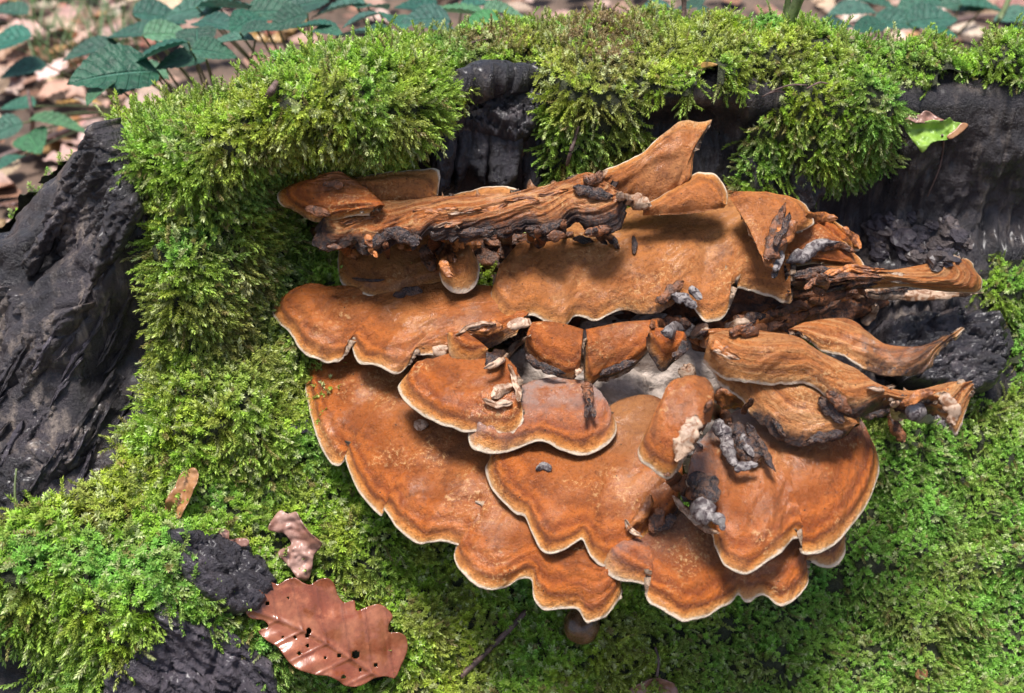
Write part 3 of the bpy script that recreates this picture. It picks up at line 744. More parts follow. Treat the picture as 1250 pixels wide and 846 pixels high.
# ---- upper tiers
cap('J', [(606, 342), (599, 352), (600, 366), (610, 380), (625, 392), (634, 386), (648, 382), (668, 391), (686, 397), (694, 388), (703, 378), (716, 381), (730, 384), (746, 378), (764, 372), (783, 378), (804, 381), (818, 374), (832, 362), (848, 370), (861, 384), (872, 384), (884, 381), (890, 372), (884, 361), (896, 351), (911, 347), (926, 347), (942, 351), (957, 360), (968, 362), (962, 345)],
    [(612, 325), (640, 292), (700, 268), (760, 256), (820, 240), (880, 228), (925, 230), (955, 262), (962, 310)], (690, 396, .88, 0), 20, 0, ripple=.005, tone=.85, bulge=.010, thick=.006, dark=.75, darku=[(.44, .62), (.95, 1.0)], darkw=.008, label='broad smooth upper cap with wavy white edge')
cap('O', [(908, 233), (930, 230), (952, 231), (975, 237), (990, 247), (999, 262), (990, 270), (972, 278), (962, 300), (952, 330)],
    [(890, 240), (905, 262), (920, 290), (935, 325)], (985, 268, .895, 0), 24, 6, ripple=.003, tone=.6, dark=.7, darku=[(.75, 1.0)], darkw=.02)
cap('L', [(412, 300), (411, 315), (413, 332), (421, 344), (440, 352), (463, 358), (485, 356), (512, 347), (540, 342), (560, 338)],
    [(425, 285), (460, 275), (510, 275), (560, 290)], (463, 358, 'H', .010), 14, 0, ripple=.002, tone=.75, bulge=.004)
cap('M', [(536, 330), (540, 342), (548, 350), (558, 353), (571, 351), (581, 342), (585, 330), (585, 317), (578, 308)], [(540, 316), (548, 310), (558, 306), (568, 304)], (560, 352, 'L', .022), 26, 0, tone=.75, bulge=.010, ripple=.001, label='small pale rounded lobe')
cap('N', [(735, 208), (750, 203), (768, 195), (787, 184), (798, 173), (812, 162), (829, 150), (842, 147), (856, 149), (869, 147), (862, 156), (853, 166), (850, 180), (847, 195), (845, 210)],
    [(726, 220), (745, 236), (770, 248), (800, 248), (835, 226)], (800, 215, .90, 0), 62, 6, jag=1.0, ripple=.003, tone=.7, dark=.5, darku=[(.35, .75)], darkw=.03, thick=.005, droop=.001, bulge=.006, label='upright pointed torn flap')
cap('N2', [(785, 250), (806, 238), (830, 222), (850, 208), (862, 207), (875, 209), (886, 222), (890, 236), (888, 248)], [(785, 262), (820, 262), (860, 258), (885, 252)], (850, 240, .895, 0), 45, 0, ripple=.004, tone=.7, bulge=.006, thick=.005)
cap('K1', [(405, 218), (432, 217), (460, 212), (500, 208), (530, 206), (537, 213), (536, 226), (534, 240)], [(415, 236), (440, 248), (480, 250), (510, 250), (532, 245)], (480, 240, .880, 0), 42, 0, tone=.9, ripple=.003, thick=.004, jag=.8, droop=.001, label='tan dry flap with a straight cut end')
cap('K4', [(540, 237), (560, 233), (588, 227), (610, 224), (628, 226), (640, 233)], [(542, 256), (580, 254), (610, 252), (640, 250)], (590, 240, .885, 0), 45, 0, tone=.8, ripple=.002, thick=.004, jag=.8)
cap('K3', [(405, 211), (390, 211), (372, 217), (350, 221), (337, 225), (333, 232), (336, 243), (348, 248), (360, 254), (372, 262), (390, 268), (425, 264), (450, 262)],
    [(425, 214), (440, 224), (455, 236), (470, 250)], (370, 258, .868, 0), 40, -8, tone=.15, ripple=.006, jag=.8, bulge=.007, dark=.7, darku=[(.45, .85)], darkw=.012)
cap('K2', [(392, 266), (384, 276), (381, 290), (386, 300), (398, 304), (415, 300), (431, 300), (446, 311), (458, 309), (469, 306), (486, 296), (497, 302), (507, 303), (520, 288), (533, 294), (548, 293), (575, 292), (592, 289), (611, 288), (640, 284), (660, 290), (680, 287), (696, 272), (708, 274), (720, 279), (733, 287), (746, 285), (756, 278), (763, 265), (765, 250)],
    [(405, 258), (450, 248), (500, 244), (540, 240), (600, 238), (650, 230), (690, 219), (722, 211), (752, 230)], (600, 289, .868, 0), 45, 0, ripple=.006, jag=3.4, tone=.45, dark=1.15, darkw=.017, bulge=.005, swap=True, sig=12, rough=1.8, droop=.002, thick=.008, ridge=.2, label='long torn upper slab with blackened ragged rim')
# ---- torn middle band
cap('I1', [(640, 418), (641, 430), (652, 443), (665, 452), (679, 459), (692, 463), (702, 461), (709, 450)], [(650, 393), (668, 392), (692, 396), (712, 402)], (679, 459, .865, 0), 58, -8, jag=1.0, tone=.2, dark=.9, darkw=.007, ripple=.003, bulge=.008, sig=8, thick=.008, droop=.001, label='strip of torn band with layered dark edge')
cap('I2', [(713, 430), (713, 455), (716, 468), (723, 471), (733, 463), (752, 458), (768, 450), (782, 441), (798, 424)], [(715, 402), (735, 398), (760, 393), (802, 390)], (735, 460, .865, 0), 58, 8, jag=1.0, tone=.2, dark=.9, darkw=.006, ripple=.003, bulge=.008, sig=8, thick=.008, droop=.001)
cap('I3', [(790, 412), (792, 428), (807, 452), (820, 445), (832, 430), (836, 418)], [(792, 404), (805, 400), (835, 405)], (807, 448, .858, 0), 60, 12, jag=.8, tone=.0, dark=.9, darkw=.007, bulge=.005, thick=.006, droop=.001)
cap('I4', [(545, 408), (546, 420), (549, 432), (560, 441), (576, 441), (591, 438), (595, 430)], [(550, 404), (565, 404), (580, 412), (596, 424)], (570, 440, 'H', .012), 40, -4, jag=.6, tone=.1, dark=.5, darkw=.004, thick=.004, label='small torn orange flap')
cap('U', [(870, 400), (890, 398), (908, 396), (919, 402), (920, 412), (908, 416), (890, 414)], [(850, 408), (856, 412), (864, 416)], (905, 412, .862, 0), 40, 0, jag=.5, tone=.7, thick=.004)

# ---- the fleshy root that carries all caps
u = np.linspace(0, 2 * np.pi, 120, endpoint=False)[:, None]; vv = np.linspace(.02, np.pi - .02, 70)[None]
sph = np.stack([np.cos(u) * np.sin(vv), np.sin(u) * np.sin(vv), np.cos(vv) + 0 * u], -1)
def core(px, py, t, rx, ry, rz, seed, mat, label):
    c = at(np.array(float(px)), np.array(float(py)), np.array(t))
    G = sph * np.array([rx, ry, rz]) * (1 + .16 * fbm(sph * 3 + seed, seed, 3) + .05 * fbm(sph * 14, seed + 5, 3))[..., None] + c
    F = gridfaces(120, 70, closed=True)
    o = adopt(link('flesh', mesh_from('flesh', G.reshape(-1, 3), F), mat), fungus); o['label'] = label
    EXTRA.append(bvh_of(G.reshape(-1, 3), F))
core(745, 490, .955, .11, .06, .075, 3, M_core, 'greyish fibrous heart between the caps')
core(820, 390, .97, .15, .055, .06, 4, M_brown, 'dark brown heart under the upper cap')
core(640, 330, .985, .14, .05, .05, 5, M_brown, 'dark brown heart behind the torn slab')
core(900, 440, .945, .05, .04, .04, 6, M_org, 'reddish root of the torn lobes')

# ---- withered scraps, curls and tags: ribbons lying on what they touch
def ribbon(path, wid, lift, mat, name='torn_scrap', thick=.0026, curl=.3, jag=.35, label=None, parent=None, seed=None, flat=True):
    seed = seed or (len(bpy.data.objects) % 97)
    p = catmull(path); L_ = np.linalg.norm(np.diff(p, axis=0), axis=1).sum(); n = int(np.clip(L_ / 2, 8, 60)); p = resample(p, n)
    wv = np.interp(np.linspace(0, 1, n), np.linspace(0, 1, len(wid)), wid)
    ti_ = np.linspace(0, 1, n); wv = wv * (.35 + .65 * sstep(0, .12, ti_) * (1 - sstep(.86, 1, ti_)))
    p = p + 1.3 * np.stack([n2(ti_ * 4, ti_ * 0 + seed, seed, 2), n2(ti_ * 4, ti_ * 0 + seed + 4, seed, 2)], -1)
    tsv = np.array([hit(x, y)[2] for x, y in p])
    tsv = np.minimum(np.convolve(np.pad(tsv, 3, 'edge'), np.ones(7) / 7, 'valid'), np.percentile(tsv, 65)) - lift
    C = at(p[:, 0], p[:, 1], tsv)
    tg_ = unit(np.gradient(C, axis=0)); vd = unit(C - CAM)
    sd_ = unit(np.cross(tg_, vd)); nm = np.cross(sd_, tg_); nm = np.where((np.sum(nm * vd, 1) > 0)[:, None], -nm, nm)
    m = 9; q = np.linspace(-1, 1, m)
    ns = n2(np.arange(n)[:, None] / 5.0, q[None] * 1.7, seed, 4)
    wj = (wv * 6e-4 * .5)[:, None] * (1 + jag * n2(np.arange(n)[:, None] / 4.0, np.sign(q)[None] * 3, seed + 1, 3))
    T = C[:, None] + sd_[:, None] * (q[None] * wj)[..., None] + nm[:, None] * ((curl * wj * (1 - q[None] ** 2)) + np.minimum(.0013, .008 / (wv[:, None] + 1)) * ns)[..., None]
    B = T[:, ::-1] - nm[:, None] * (thick * (.45 + .55 * (1 - q[None, ::-1] ** 2)))[..., None]
    A = np.concatenate([T, B], 1); R = A.shape[1]
    F = gridfaces(n, R); F = np.concatenate([F, np.stack([np.arange(n - 1) * R + R - 1, np.arange(1, n) * R + R - 1, np.arange(1, n) * R, np.arange(n - 1) * R], -1)])
    cap0 = np.stack([np.arange(m - 1), np.arange(1, m), R - 1 - np.arange(1, m), R - 1 - np.arange(m - 1)], -1)
    F = np.concatenate([F, cap0[:, ::-1], cap0 + (n - 1) * R])
    o = link(name, mesh_from(name, A.reshape(-1, 3), F), mat)
    if parent is not None: adopt(o, parent)
    if label: o['label'] = label
    return o
def scrap(path, wid, lift, mat, **kw):
    """a scrap belongs to the cap it grows on"""
    x, y = path[len(path) // 2]; d = Vector(ray(float(x), float(y))).normalized(); best = None
    for k, b in enumerate([BV] + EXTRA):
        r = b.ray_cast(Vector(CAM), d)
        if r[0] is not None and k in OWN and (best is None or r[3] < best[0]): best = (r[3], k)
    o = ribbon(path, wid, lift, mat, **kw)
    if best is None: adopt(o, fungus)
    else: o.parent = OWN[best[1]]
    return o
# tags under the upper slab
for k in range(24):
    r = random.Random(k + 150); x = 395 + k * 15 + r.uniform(-6, 6); y = 296 - max(0, x - 560) * .06 + r.uniform(-10, 6); L_ = r.uniform(14, 34); a = r.uniform(-.5, 1.5)
    scrap([(x, y), (x + L_ * .5 * math.cos(a), y + L_ * .3 * math.sin(a)), (x + L_ * math.cos(a), y + L_ * .7 * math.sin(a))], [r.uniform(4, 9), r.uniform(7, 13), r.uniform(3, 7)], .002 + r.uniform(0, .006), r.choice([M_black, M_brown, M_brown, M_org]), thick=.003)
for k in range(12):
    r = random.Random(k + 250); x = 400 + r.uniform(0, 330); y = 268 - max(0, x - 500) * .12 + r.uniform(-12, 14); L_ = r.uniform(18, 45)
    scrap([(x, y), (x + L_ * .5, y + r.uniform(-5, 3)), (x + L_, y - r.uniform(-2, 8))], [r.uniform(2, 5), r.uniform(4, 9), r.uniform(2, 4)], .0005, r.choice([M_org, M_org, M_org, M_pale]), thick=.0018, curl=.15)
scrap([(620, 278), (619, 298), (615, 315)], [8, 13, 17, 14], .008, M_brown)
scrap([(657, 276), (660, 290), (655, 302)], [8, 14, 16, 10], .008, M_brown)
scrap([(690, 268), (688, 282), (684, 292)], [6, 10, 7], .007, M_brown)
scrap([(528, 292), (540, 302), (553, 316)], [18, 22, 14], .012, M_brown)
scrap([(518, 300), (522, 318), (530, 332)], [12, 17, 10], .012, M_brown)
scrap([(537, 318), (546, 330), (552, 338)], [9, 12, 7], .010, M_org)
scrap([(468, 280), (490, 287), (512, 298)], [10, 15, 12], .006, M_black)
scrap([(440, 300), (456, 296), (475, 284)], [8, 14, 10], .005, M_black)
scrap([(560, 286), (585, 284), (606, 279)], [8, 12, 7], .004, M_black)
scrap([(640, 279), (668, 280), (694, 270)], [7, 11, 8], .004, M_black)
scrap([(371, 285), (378, 284), (386, 281)], [9, 11, 6], .002, M_brown)
scrap([(372, 254), (388, 258), (404, 262)], [7, 10, 7], .005, M_brown)
scrap([(395, 226), (408, 222), (420, 228)], [6, 11, 9], .005, M_brown)
scrap([(753, 237), (770, 243), (786, 248), (793, 250)], [8, 15, 19, 14], .010, M_pale, curl=.5, label='smooth pale curled stub')
scrap([(700, 228), (722, 236), (748, 240)], [10, 16, 10], .004, M_black)
scrap([(712, 214), (722, 222), (735, 208)], [10, 14, 7], .006, M_brown)
scrap([(773, 288), (774, 298), (774, 309)], [4, 6, 5], .003, M_black, thick=.002)
# right edge of the upper cap
scrap([(936, 318), (944, 296), (951, 268), (959, 246)], [20, 22, 10, 4], .006, M_brown)
scrap([(952, 292), (962, 280), (972, 270)], [18, 20, 10], .008, M_org)
scrap([(946, 300), (957, 278), (964, 258)], [8, 8, 5], .014, M_black)
scrap([(944, 340), (950, 320), (955, 306)], [7, 11, 8], .006, M_grey)
scrap([(962, 318), (985, 309), (1005, 299), (1025, 296)], [10, 17, 14, 4], .008, M_grey, curl=.5, label='grey torn pore surface')
scrap([(1000, 305), (1022, 300), (1045, 308)], [6, 10, 5], .004, M_brown)
scrap([(985, 262), (1003, 266), (1022, 268)], [10, 14, 7], .006, M_org)
scrap([(1028, 278), (1042, 290), (1050, 303)], [8, 13, 11], .006, M_org)
# fibres at the root of the right lobes
for k in range(16):
    r = random.Random(k); y = 326 + r.uniform(-2, 30); x = 962 + r.uniform(0, 50); L_ = r.uniform(45, 90)
    scrap([(x, y + r.uniform(4, 14)), (x + L_ * .5, y + r.uniform(-2, 4)), (x + L_, y - r.uniform(-6, 5))], [r.uniform(3, 8), r.uniform(5, 11), r.uniform(2, 5)], .004 + r.uniform(0, .006), r.choice([M_brown, M_brown, M_black, M_org]), thick=.0025)
scrap([(1003, 362), (1001, 345), (1010, 334)], [10, 15, 8], .012, M_brown)
scrap([(1012, 358), (1040, 354), (1075, 358), (1107, 362), (1135, 360), (1165, 358), (1200, 357)], [14, 17, 15, 15, 14, 11, 4], .006, M_pale, curl=.3, label='white torn underside of the narrow lobe')
scrap([(1050, 345), (1052, 356), (1060, 364)], [6, 8, 6], .012, M_brown)
scrap([(1060, 357), (1085, 356), (1110, 352)], [5, 7, 4], .011, M_black)
scrap([(1052, 395), (1061, 388), (1068, 372)], [12, 16, 11], .006, M_pale)
for k in range(14):
    r = random.Random(k + 50); x = 880 + r.uniform(0, 110); y = 392 - (x - 880) * .18 + r.uniform(-6, 20); L_ = r.uniform(24, 60)
    scrap([(x, y), (x + L_ * .5, y - r.uniform(2, 9)), (x + L_, y - r.uniform(4, 16))], [r.uniform(5, 10), r.uniform(9, 17), r.uniform(4, 8)], .004 + r.uniform(0, .006), r.choice([M_brown, M_org, M_org, M_brown, M_black]), thick=.003)
scrap([(885, 400), (898, 395), (915, 393)], [9, 14, 10], .012, M_pale)
scrap([(1060, 474), (1082, 474), (1108, 462)], [5, 6, 3], .004, M_pale)
# tip of the long tongue
scrap([(1095, 505), (1125, 505), (1155, 519)], [12, 20, 15], .008, M_grey, curl=.5, label='grey hollow end of the tongue')
scrap([(1088, 500), (1094, 520), (1104, 540)], [12, 16, 17], .016, M_brown, curl=.5, label='brown curled stub')
scrap([(1092, 492), (1096, 505), (1100, 512)], [10, 14, 10], .018, M_pale)
scrap([(1100, 492), (1120, 485), (1142, 478)], [8, 11, 7], .008, M_org)
scrap([(1050, 508), (1066, 506), (1088, 500)], [8, 13, 9], .006, M_black)
scrap([(1150, 480), (1160, 495), (1166, 520)], [12, 16, 8], .008, M_pale)
scrap([(1000, 487), (1015, 500), (1030, 515)], [10, 18, 9], .004, M_black)
scrap([(1010, 478), (1024, 490), (1040, 506)], [9, 14, 8], .006, M_brown)
scrap([(942, 510), (950, 522), (958, 533)], [4, 9, 5], .003, M_black, thick=.002)
scrap([(985, 538), (1008, 533), (1030, 528)], [7, 12, 9], .004, M_black)
# torn stub under the tongue
scrap([(860, 496), (876, 504), (890, 515)], [12, 20, 15], .02, M_brown)
scrap([(905, 505), (912, 496), (918, 488)], [6, 7, 6], .018, M_brown)
scrap([(876, 512), (886, 538), (898, 568)], [16, 13, 11], .016, M_grey, curl=.6)
scrap([(890, 520), (908, 545), (922, 566)], [22, 34, 20], .010, M_black, curl=.5)
scrap([(896, 572), (910, 570), (924, 566)], [9, 12, 8], .014, M_grey)
scrap([(912, 516), (930, 545), (945, 574)], [8, 10, 4], .014, M_black, thick=.003)
scrap([(905, 528), (912, 545), (918, 558)], [7, 9, 6], .016, M_grey)
# white torn face of the curled cap
scrap([(852, 506), (844, 525), (832, 548), (824, 562)], [10, 19, 20, 10], .006, M_pale, curl=.2, label='white torn face')
scrap([(838, 556), (850, 548), (858, 536)], [8, 12, 8], .012, M_grey)
scrap([(828, 452), (838, 456), (846, 446)], [12, 17, 10], .014, M_pale)
# blackened roll between the centre and right caps
scrap([(816, 580), (832, 592), (856, 606)], [12, 22, 14], .012, M_brown)
scrap([(838, 590), (856, 590), (874, 612)], [18, 32, 18], .012, M_black)
scrap([(834, 598), (850, 614), (872, 634)], [13, 24, 15], .020, M_grey, curl=.5)
scrap([(822, 606), (838, 624), (858, 644), (876, 650)], [6, 10, 9, 5], .018, M_pale)
scrap([(868, 632), (878, 634), (884, 648)], [8, 12, 7], .016, M_grey)
# curl on the edge of the centre cap
scrap([(795, 604), (786, 622), (772, 640), (764, 648)], [8, 13, 11, 7], .006, M_org, curl=.7)
scrap([(806, 620), (802, 636), (797, 652)], [12, 17, 8], .006, M_brown)
scrap([(800, 646), (812, 640), (826, 632)], [8, 14, 12], .008, M_black)
scrap([(763, 634), (770, 646), (784, 655)], [4, 6, 3], .006, M_pale, thick=.002)
# middle band
scrap([(594, 446), (612, 430), (634, 408), (646, 398)], [15, 24, 24, 14], .012, M_black, curl=.5)
scrap([(592, 450), (610, 440), (628, 424), (644, 410)], [6, 8, 9, 5], .020, M_pale)
scrap([(570, 402), (592, 404), (614, 398)], [8, 19, 12], .006, M_org, curl=.4)
scrap([(560, 406), (580, 397), (606, 394)], [5, 8, 4], .008, M_pale)
scrap([(505, 437), (524, 434), (546, 424)], [8, 17, 14], .004, M_pale)
scrap([(620, 398), (632, 394), (650, 395)], [10, 15, 9], .014, M_pale)
scrap([(642, 432), (662, 448), (690, 456)], [8, 10, 7], .008, M_black)
scrap([(704, 458), (711, 440), (714, 414)], [7, 12, 4], .008, M_pale, label='pale crack through the band')
scrap([(732, 458), (752, 450), (778, 440)], [8, 9, 6], .008, M_black)
scrap([(730, 466), (752, 458), (780, 444)], [4, 6, 4], .009, M_pale)
scrap([(716, 466), (717, 480), (720, 494)], [12, 10, 7], .012, M_brown)
scrap([(718, 486), (718, 500), (716, 512)], [6, 6, 4], .010, M_black)
scrap([(719, 490), (722, 500), (726, 510)], [5, 6, 4], .010, M_black)
scrap([(793, 400), (815, 394), (842, 396)], [9, 17, 12], .010, M_brown)
scrap([(808, 406), (826, 404), (850, 400)], [9, 20, 13], .014, M_grey)
scrap([(820, 436), (832, 428), (840, 416)], [8, 11, 8], .012, M_black)
scrap([(840, 410), (868, 420), (905, 438)], [8, 13, 5], .012, M_org)
scrap([(838, 392), (852, 402), (862, 416)], [14, 20, 12], .008, M_black)
scrap([(872, 428), (888, 432), (904, 439)], [5, 7, 3], .012, M_pale)
scrap([(800, 368), (818, 356), (834, 343)], [8, 17, 9], .006, M_brown)
scrap([(820, 360), (836, 366), (850, 376)], [8, 15, 9], .010, M_grey)
scrap([(840, 352), (848, 356), (856, 364)], [10, 13, 8], .010, M_grey)
scrap([(430, 340), (456, 342), (470, 340)], [3, 4, 3], .002, M_black, thick=.0015)
scrap([(480, 362), (498, 356), (516, 354)], [8, 13, 9], .003, M_black)
scrap([(600, 484), (612, 476), (626, 470)], [8, 14, 7], .004, M_pale)
scrap([(588, 487), (604, 494), (626, 490)], [5, 9, 5], .004, M_pale)
scrap([(620, 445), (628, 466), (634, 490)], [5, 7, 9], .006, M_pale, curl=.5)
scrap([(655, 572), (664, 570), (672, 575)], [5, 9, 5], .002, M_grey)
scrap([(505, 521), (513, 519), (521, 522)], [8, 14, 9], .0015, M_pale, thick=.002)
# ================================================================== wood pieces of the stump
def fit(poly, lift=0.0, flat=0.0, up=None):
    c = np.mean(np.asarray(poly, float), 0); hs = [hit(c[0] + dx, c[1] + dy) for dx, dy in ((0, 0), (12, 0), (-12, 0), (0, 12), (0, -12))]
    P = np.mean([h[0] for h in hs], 0); n = unit(np.mean([h[1] for h in hs], 0))
    if up is not None: n = unit(n * (1 - flat) + np.asarray(up) * flat)
    return P + n * lift, n
def grain(dx, dy, seed, amp, cell=0.0, cellamp=0.0, asp=5.0, wl=9.0):
    L_ = math.hypot(dx, dy); dx, dy = dx / L_, dy / L_
    def fn(px, py, dd):
        a = px * dx + py * dy; b = -px * dy + py * dx
        a = a + 8 * n2(px / 30, py / 30, seed + 7, 2); b = b + 3 * n2(px / 18, py / 18, seed + 6, 2)
        r = 1 - np.abs(n2(a / (wl * asp), b / wl, seed, 3)); r2 = 1 - np.abs(n2(a / (wl * asp * .4), b / (wl * .4), seed + 1, 2))
        o = amp * (r - .6) + amp * .4 * (r2 - .6) + amp * .2 * n2(px / 4, py / 4, seed + 2, 3)
        st = n2(a / (wl * asp * 1.2), b / (wl * 2), seed + 3, 2); o = o + amp * .9 * np.floor(st * 3) / 3
        if cell:
            f1, f2, h = voro(np.stack([a / (cell * 1.7) + 50, b / cell + 50], -1), seed)
            o = o + cellamp * (h - .5) - cellamp * 1.1 * (1 - sstep(.01, .09, f2 - f1))
        return o - amp * 1.2 * np.exp(-dd / 4.0)
    return fn
def wood(name, poly, lift, thick, mat, rel, parent=None, tilt=None, side=0, step=2.6, label=None, smooth_poly=False, t=None):
    if tilt is None: P0, n = fit(poly, lift)
    else:
        c = np.mean(np.asarray(poly, float), 0); n = pnorm(tilt, side); P0 = hit(c[0], c[1], lift)[0] if t is None else at(np.array(c[0]), np.array(c[1]), np.array(t))
    rp = np.asarray(poly, float)
    d = resample(np.vstack([rp, rp[:1]]), int(max(24, np.linalg.norm(np.diff(np.vstack([rp, rp[:1]]), axis=0), axis=1).sum() / 4)))[:-1]
    k = np.arange(len(d)); d = d + 2.2 * np.stack([n2(k / 2.3, k * 0., 3 + len(name), 2), n2(k / 2.3, k * 0. + 9, 4, 2)], -1)
    V, F, A = sheet(d, P0, n, step, thick, rel, smooth_poly=False, back=lambda a, b, c_: 0 * a)
    o = link(name, mesh_from(name, V, F, A), mat)
    if parent is not None: adopt(o, parent)
    if label: o['label'] = label
    EXTRA.append(bvh_of(V, F)); return o
# left flank: splintered bark slabs
SL = [([(104, 150), (118, 180), (138, 215), (152, 252), (140, 285), (116, 330), (88, 370), (62, 372), (30, 352), (-8, 350), (25, 305), (60, 240), (90, 185)], .003, .03),
      ([(-40, 360), (0, 350), (45, 372), (30, 410), (-5, 450), (-45, 470)], .004, .03),
      ([(55, 380), (95, 374), (62, 430), (22, 500), (-25, 560), (-45, 490), (10, 430)], .002, .03),
      ([(100, 385), (140, 345), (152, 378), (112, 450), (62, 530), (22, 600), (-2, 585), (42, 490)], -.002, .03),
      ([(122, 470), (150, 436), (164, 468), (122, 540), (92, 574), (68, 562)], .002, .02),
      ([(-30, 560), (40, 530), (62, 560), (22, 622), (-30, 650), (-50, 600)], .004, .03),
      ([(128, 255), (160, 240), (172, 262), (140, 320), (112, 352), (104, 330)], .016, .012),
      ([(20, 322), (62, 262), (84, 236), (92, 246), (60, 300), (30, 350)], .016, .012)]
for k, (p, l, th) in enumerate(SL):
    wood('bark_slab', p, l, th, M_bark, grain(-.5, .87, 30 + k, .0045, 16, .004, 6, 7), stump)
for k in range(26):
    r = random.Random(900 + k); x = r.uniform(0, 165); y = r.uniform(330, 560)
    if x < 20 and y < 360: continue
    L_ = r.uniform(35, 95); w_ = r.uniform(3, 9); dx, dy = -.52 + r.uniform(-.1, .1), .85
    ribbon([(x, y), (x + dx * L_ * .5 + r.uniform(-3, 3), y + dy * L_ * .5), (x + dx * L_, y + dy * L_)], [w_ * .4, w_, w_ * .9, w_ * .3], .002, r.choice([M_bark, M_bark, M_chunk]), name='splinter', parent=stump, thick=.005, curl=.6)
# centre: charred block of upright planks with a crumbling top
for k, (p, l) in enumerate([([(526, 150), (552, 142), (558, 152), (556, 190), (548, 232), (530, 240), (526, 190)], .022), ([(556, 146), (594, 150), (598, 170), (592, 228), (572, 205), (556, 236), (552, 190)], .015),
                            ([(594, 160), (632, 158), (640, 172), (630, 222), (612, 232), (596, 228)], .024), ([(634, 150), (664, 140), (668, 190), (660, 230), (640, 236)], .008)]):
    wood('charred_plank', p, l, .04, M_wood, grain(0, 1, 60 + k, .0035, 0, 0, 8, 7), stump, tilt=66)
wood('crumbling_top', [(530, 148), (552, 118), (560, 98), (592, 84), (636, 84), (655, 92), (664, 128), (655, 150), (630, 166), (598, 158), (560, 152)], .002, .02, M_wood, grain(.8, .6, 66, .006, 11, .006, 2, 6), stump, tilt=42)
# right: charred block below the lobes, crumbled lump, wall planks
wood('charred_block', [(1078, 388), (1120, 380), (1178, 373), (1224, 380), (1236, 402), (1233, 440), (1218, 470), (1180, 474), (1130, 462), (1086, 440)], .045, .06, M_wood, grain(1, -.06, 70, .005, 22, .005, 4, 8), stump, tilt=40)
wood('wall_plank', [(905, 190), (945, 180), (1000, 190), (1012, 235), (990, 262), (930, 250), (905, 240)], .004, .03, M_bark, grain(.1, 1, 74, .004, 0, 0, 8, 8), stump, tilt=68)
for k in range(46):
    r = random.Random(300 + k); a = r.uniform(0, 6.28); q = r.random() ** .5
    x = 1118 + math.cos(a) * q * 62; y = 292 + math.sin(a) * q * 32; y = max(y, 258 + abs(x - 1110) * .25)
    P, n, t = hit(x, y); rad_ = r.uniform(.004, .0105)
    v8 = np.array(sph[::10, ::7]).reshape(-1, 3); G = sph[::10, ::7]
    G = G * rad_ * np.array([1, r.uniform(.7, 1.2), r.uniform(.6, 1.1)]) * (1 + .45 * fbm(G * 1.7 + k * 3.1, k, 3))[..., None] + P
    me = mesh_from('wood_crumb', G.reshape(-1, 3), gridfaces(G.shape[0], G.shape[1], closed=True), smooth=False)
    adopt(link('wood_crumb', me, M_crumb if r.random() < .6 else M_chunk), stump)
# loose bark chunks at the foot
b1 = wood('bark_chunk', [(211, 642), (235, 644), (262, 648), (298, 655), (318, 668), (334, 690), (343, 708), (322, 738), (296, 742), (262, 728), (236, 704), (222, 690)], .016, .022, M_chunk, grain(.8, .6, 80, .0045, 30, .0035, 7, 6))
tag(b1, 'dark rotten bark chunk wedged in moss right above the oak leaf', 'bark')
b2 = wood('bark_chunk', [(128, 852), (126, 825), (152, 800), (178, 770), (192, 740), (214, 732), (235, 755), (262, 760), (300, 788), (332, 812), (346, 850), (345, 890), (240, 905), (130, 890)], .018, .028, M_chunk, grain(.8, .6, 81, .0045, 36, .004, 7, 7))
tag(b2, 'large cracked bark chunk below the moss hump', 'bark')

# ================================================================== fallen leaves
def mat_leaf(name, a, b, rough=.4, coat=.3, trans=.1, veins=True):
    s = NT(name); fl = s.attr('fl', out='Vector')
    n1 = s.noise(fl, 45, 5, .6, .5); n3 = s.noise(fl, 260, 4, .6)
    c = s.mix(s.mapr(n1, .35, .68), a, b); c = s.mix(s.math('MULTIPLY', s.mapr(n3, .55, .75), .35), c, tuple(x * .35 for x in a))
    if veins: c = s.mix(s.math('MULTIPLY', s.attr('vn'), .55), c, tuple(x * .4 for x in a))
    c = s.mix(s.mapr(s.noise(fl, 90, 5, .7), .5, .7, 0, .5), c, tuple(min(1, x * 1.5) for x in b))
    e = s.attr('e'); c = s.mix(s.mapr(e, .0, .004, .35, 0), c, tuple(x * .55 for x in a))
    nr = s.bump(n3, .4, .0005)
    p = s.bsdf(Base_Color=c, Roughness=s.mapr(n1, .3, .7, rough - .1, rough + .12), Normal=nr, Coat_Weight=coat, Coat_Roughness=.12)
    return s.done(s.n('MixShader', {0: trans, 1: p.outputs[0], 2: s.n('BsdfTranslucent', {'Color': c}).outputs[0]}))
M_oak = mat_leaf('wet_oak_leaf', (.24, .060, .022), (.36, .125, .055), .32, .9)
M_palel = mat_leaf('pale_dead_leaf', (.26, .12, .085), (.40, .24, .19), .45, .2)
M_tanl = mat_leaf('tan_dead_leaf', (.30, .13, .05), (.42, .22, .10), .45, .2)
M_pink = mat_leaf('pinkish_dead_leaf', (.20, .07, .07), (.30, .13, .11), .45, .2)
M_yell = mat_leaf('yellow_dead_leaf', (.42, .24, .05), (.32, .17, .06), .5, .1)
M_dkl = mat_leaf('dark_wet_leaf', (.05, .03, .045), (.10, .07, .09), .3, .5)
M_grnl = mat_leaf('fresh_green_leaf', (.22, .40, .05), (.32, .48, .09), .45, .1, .3)
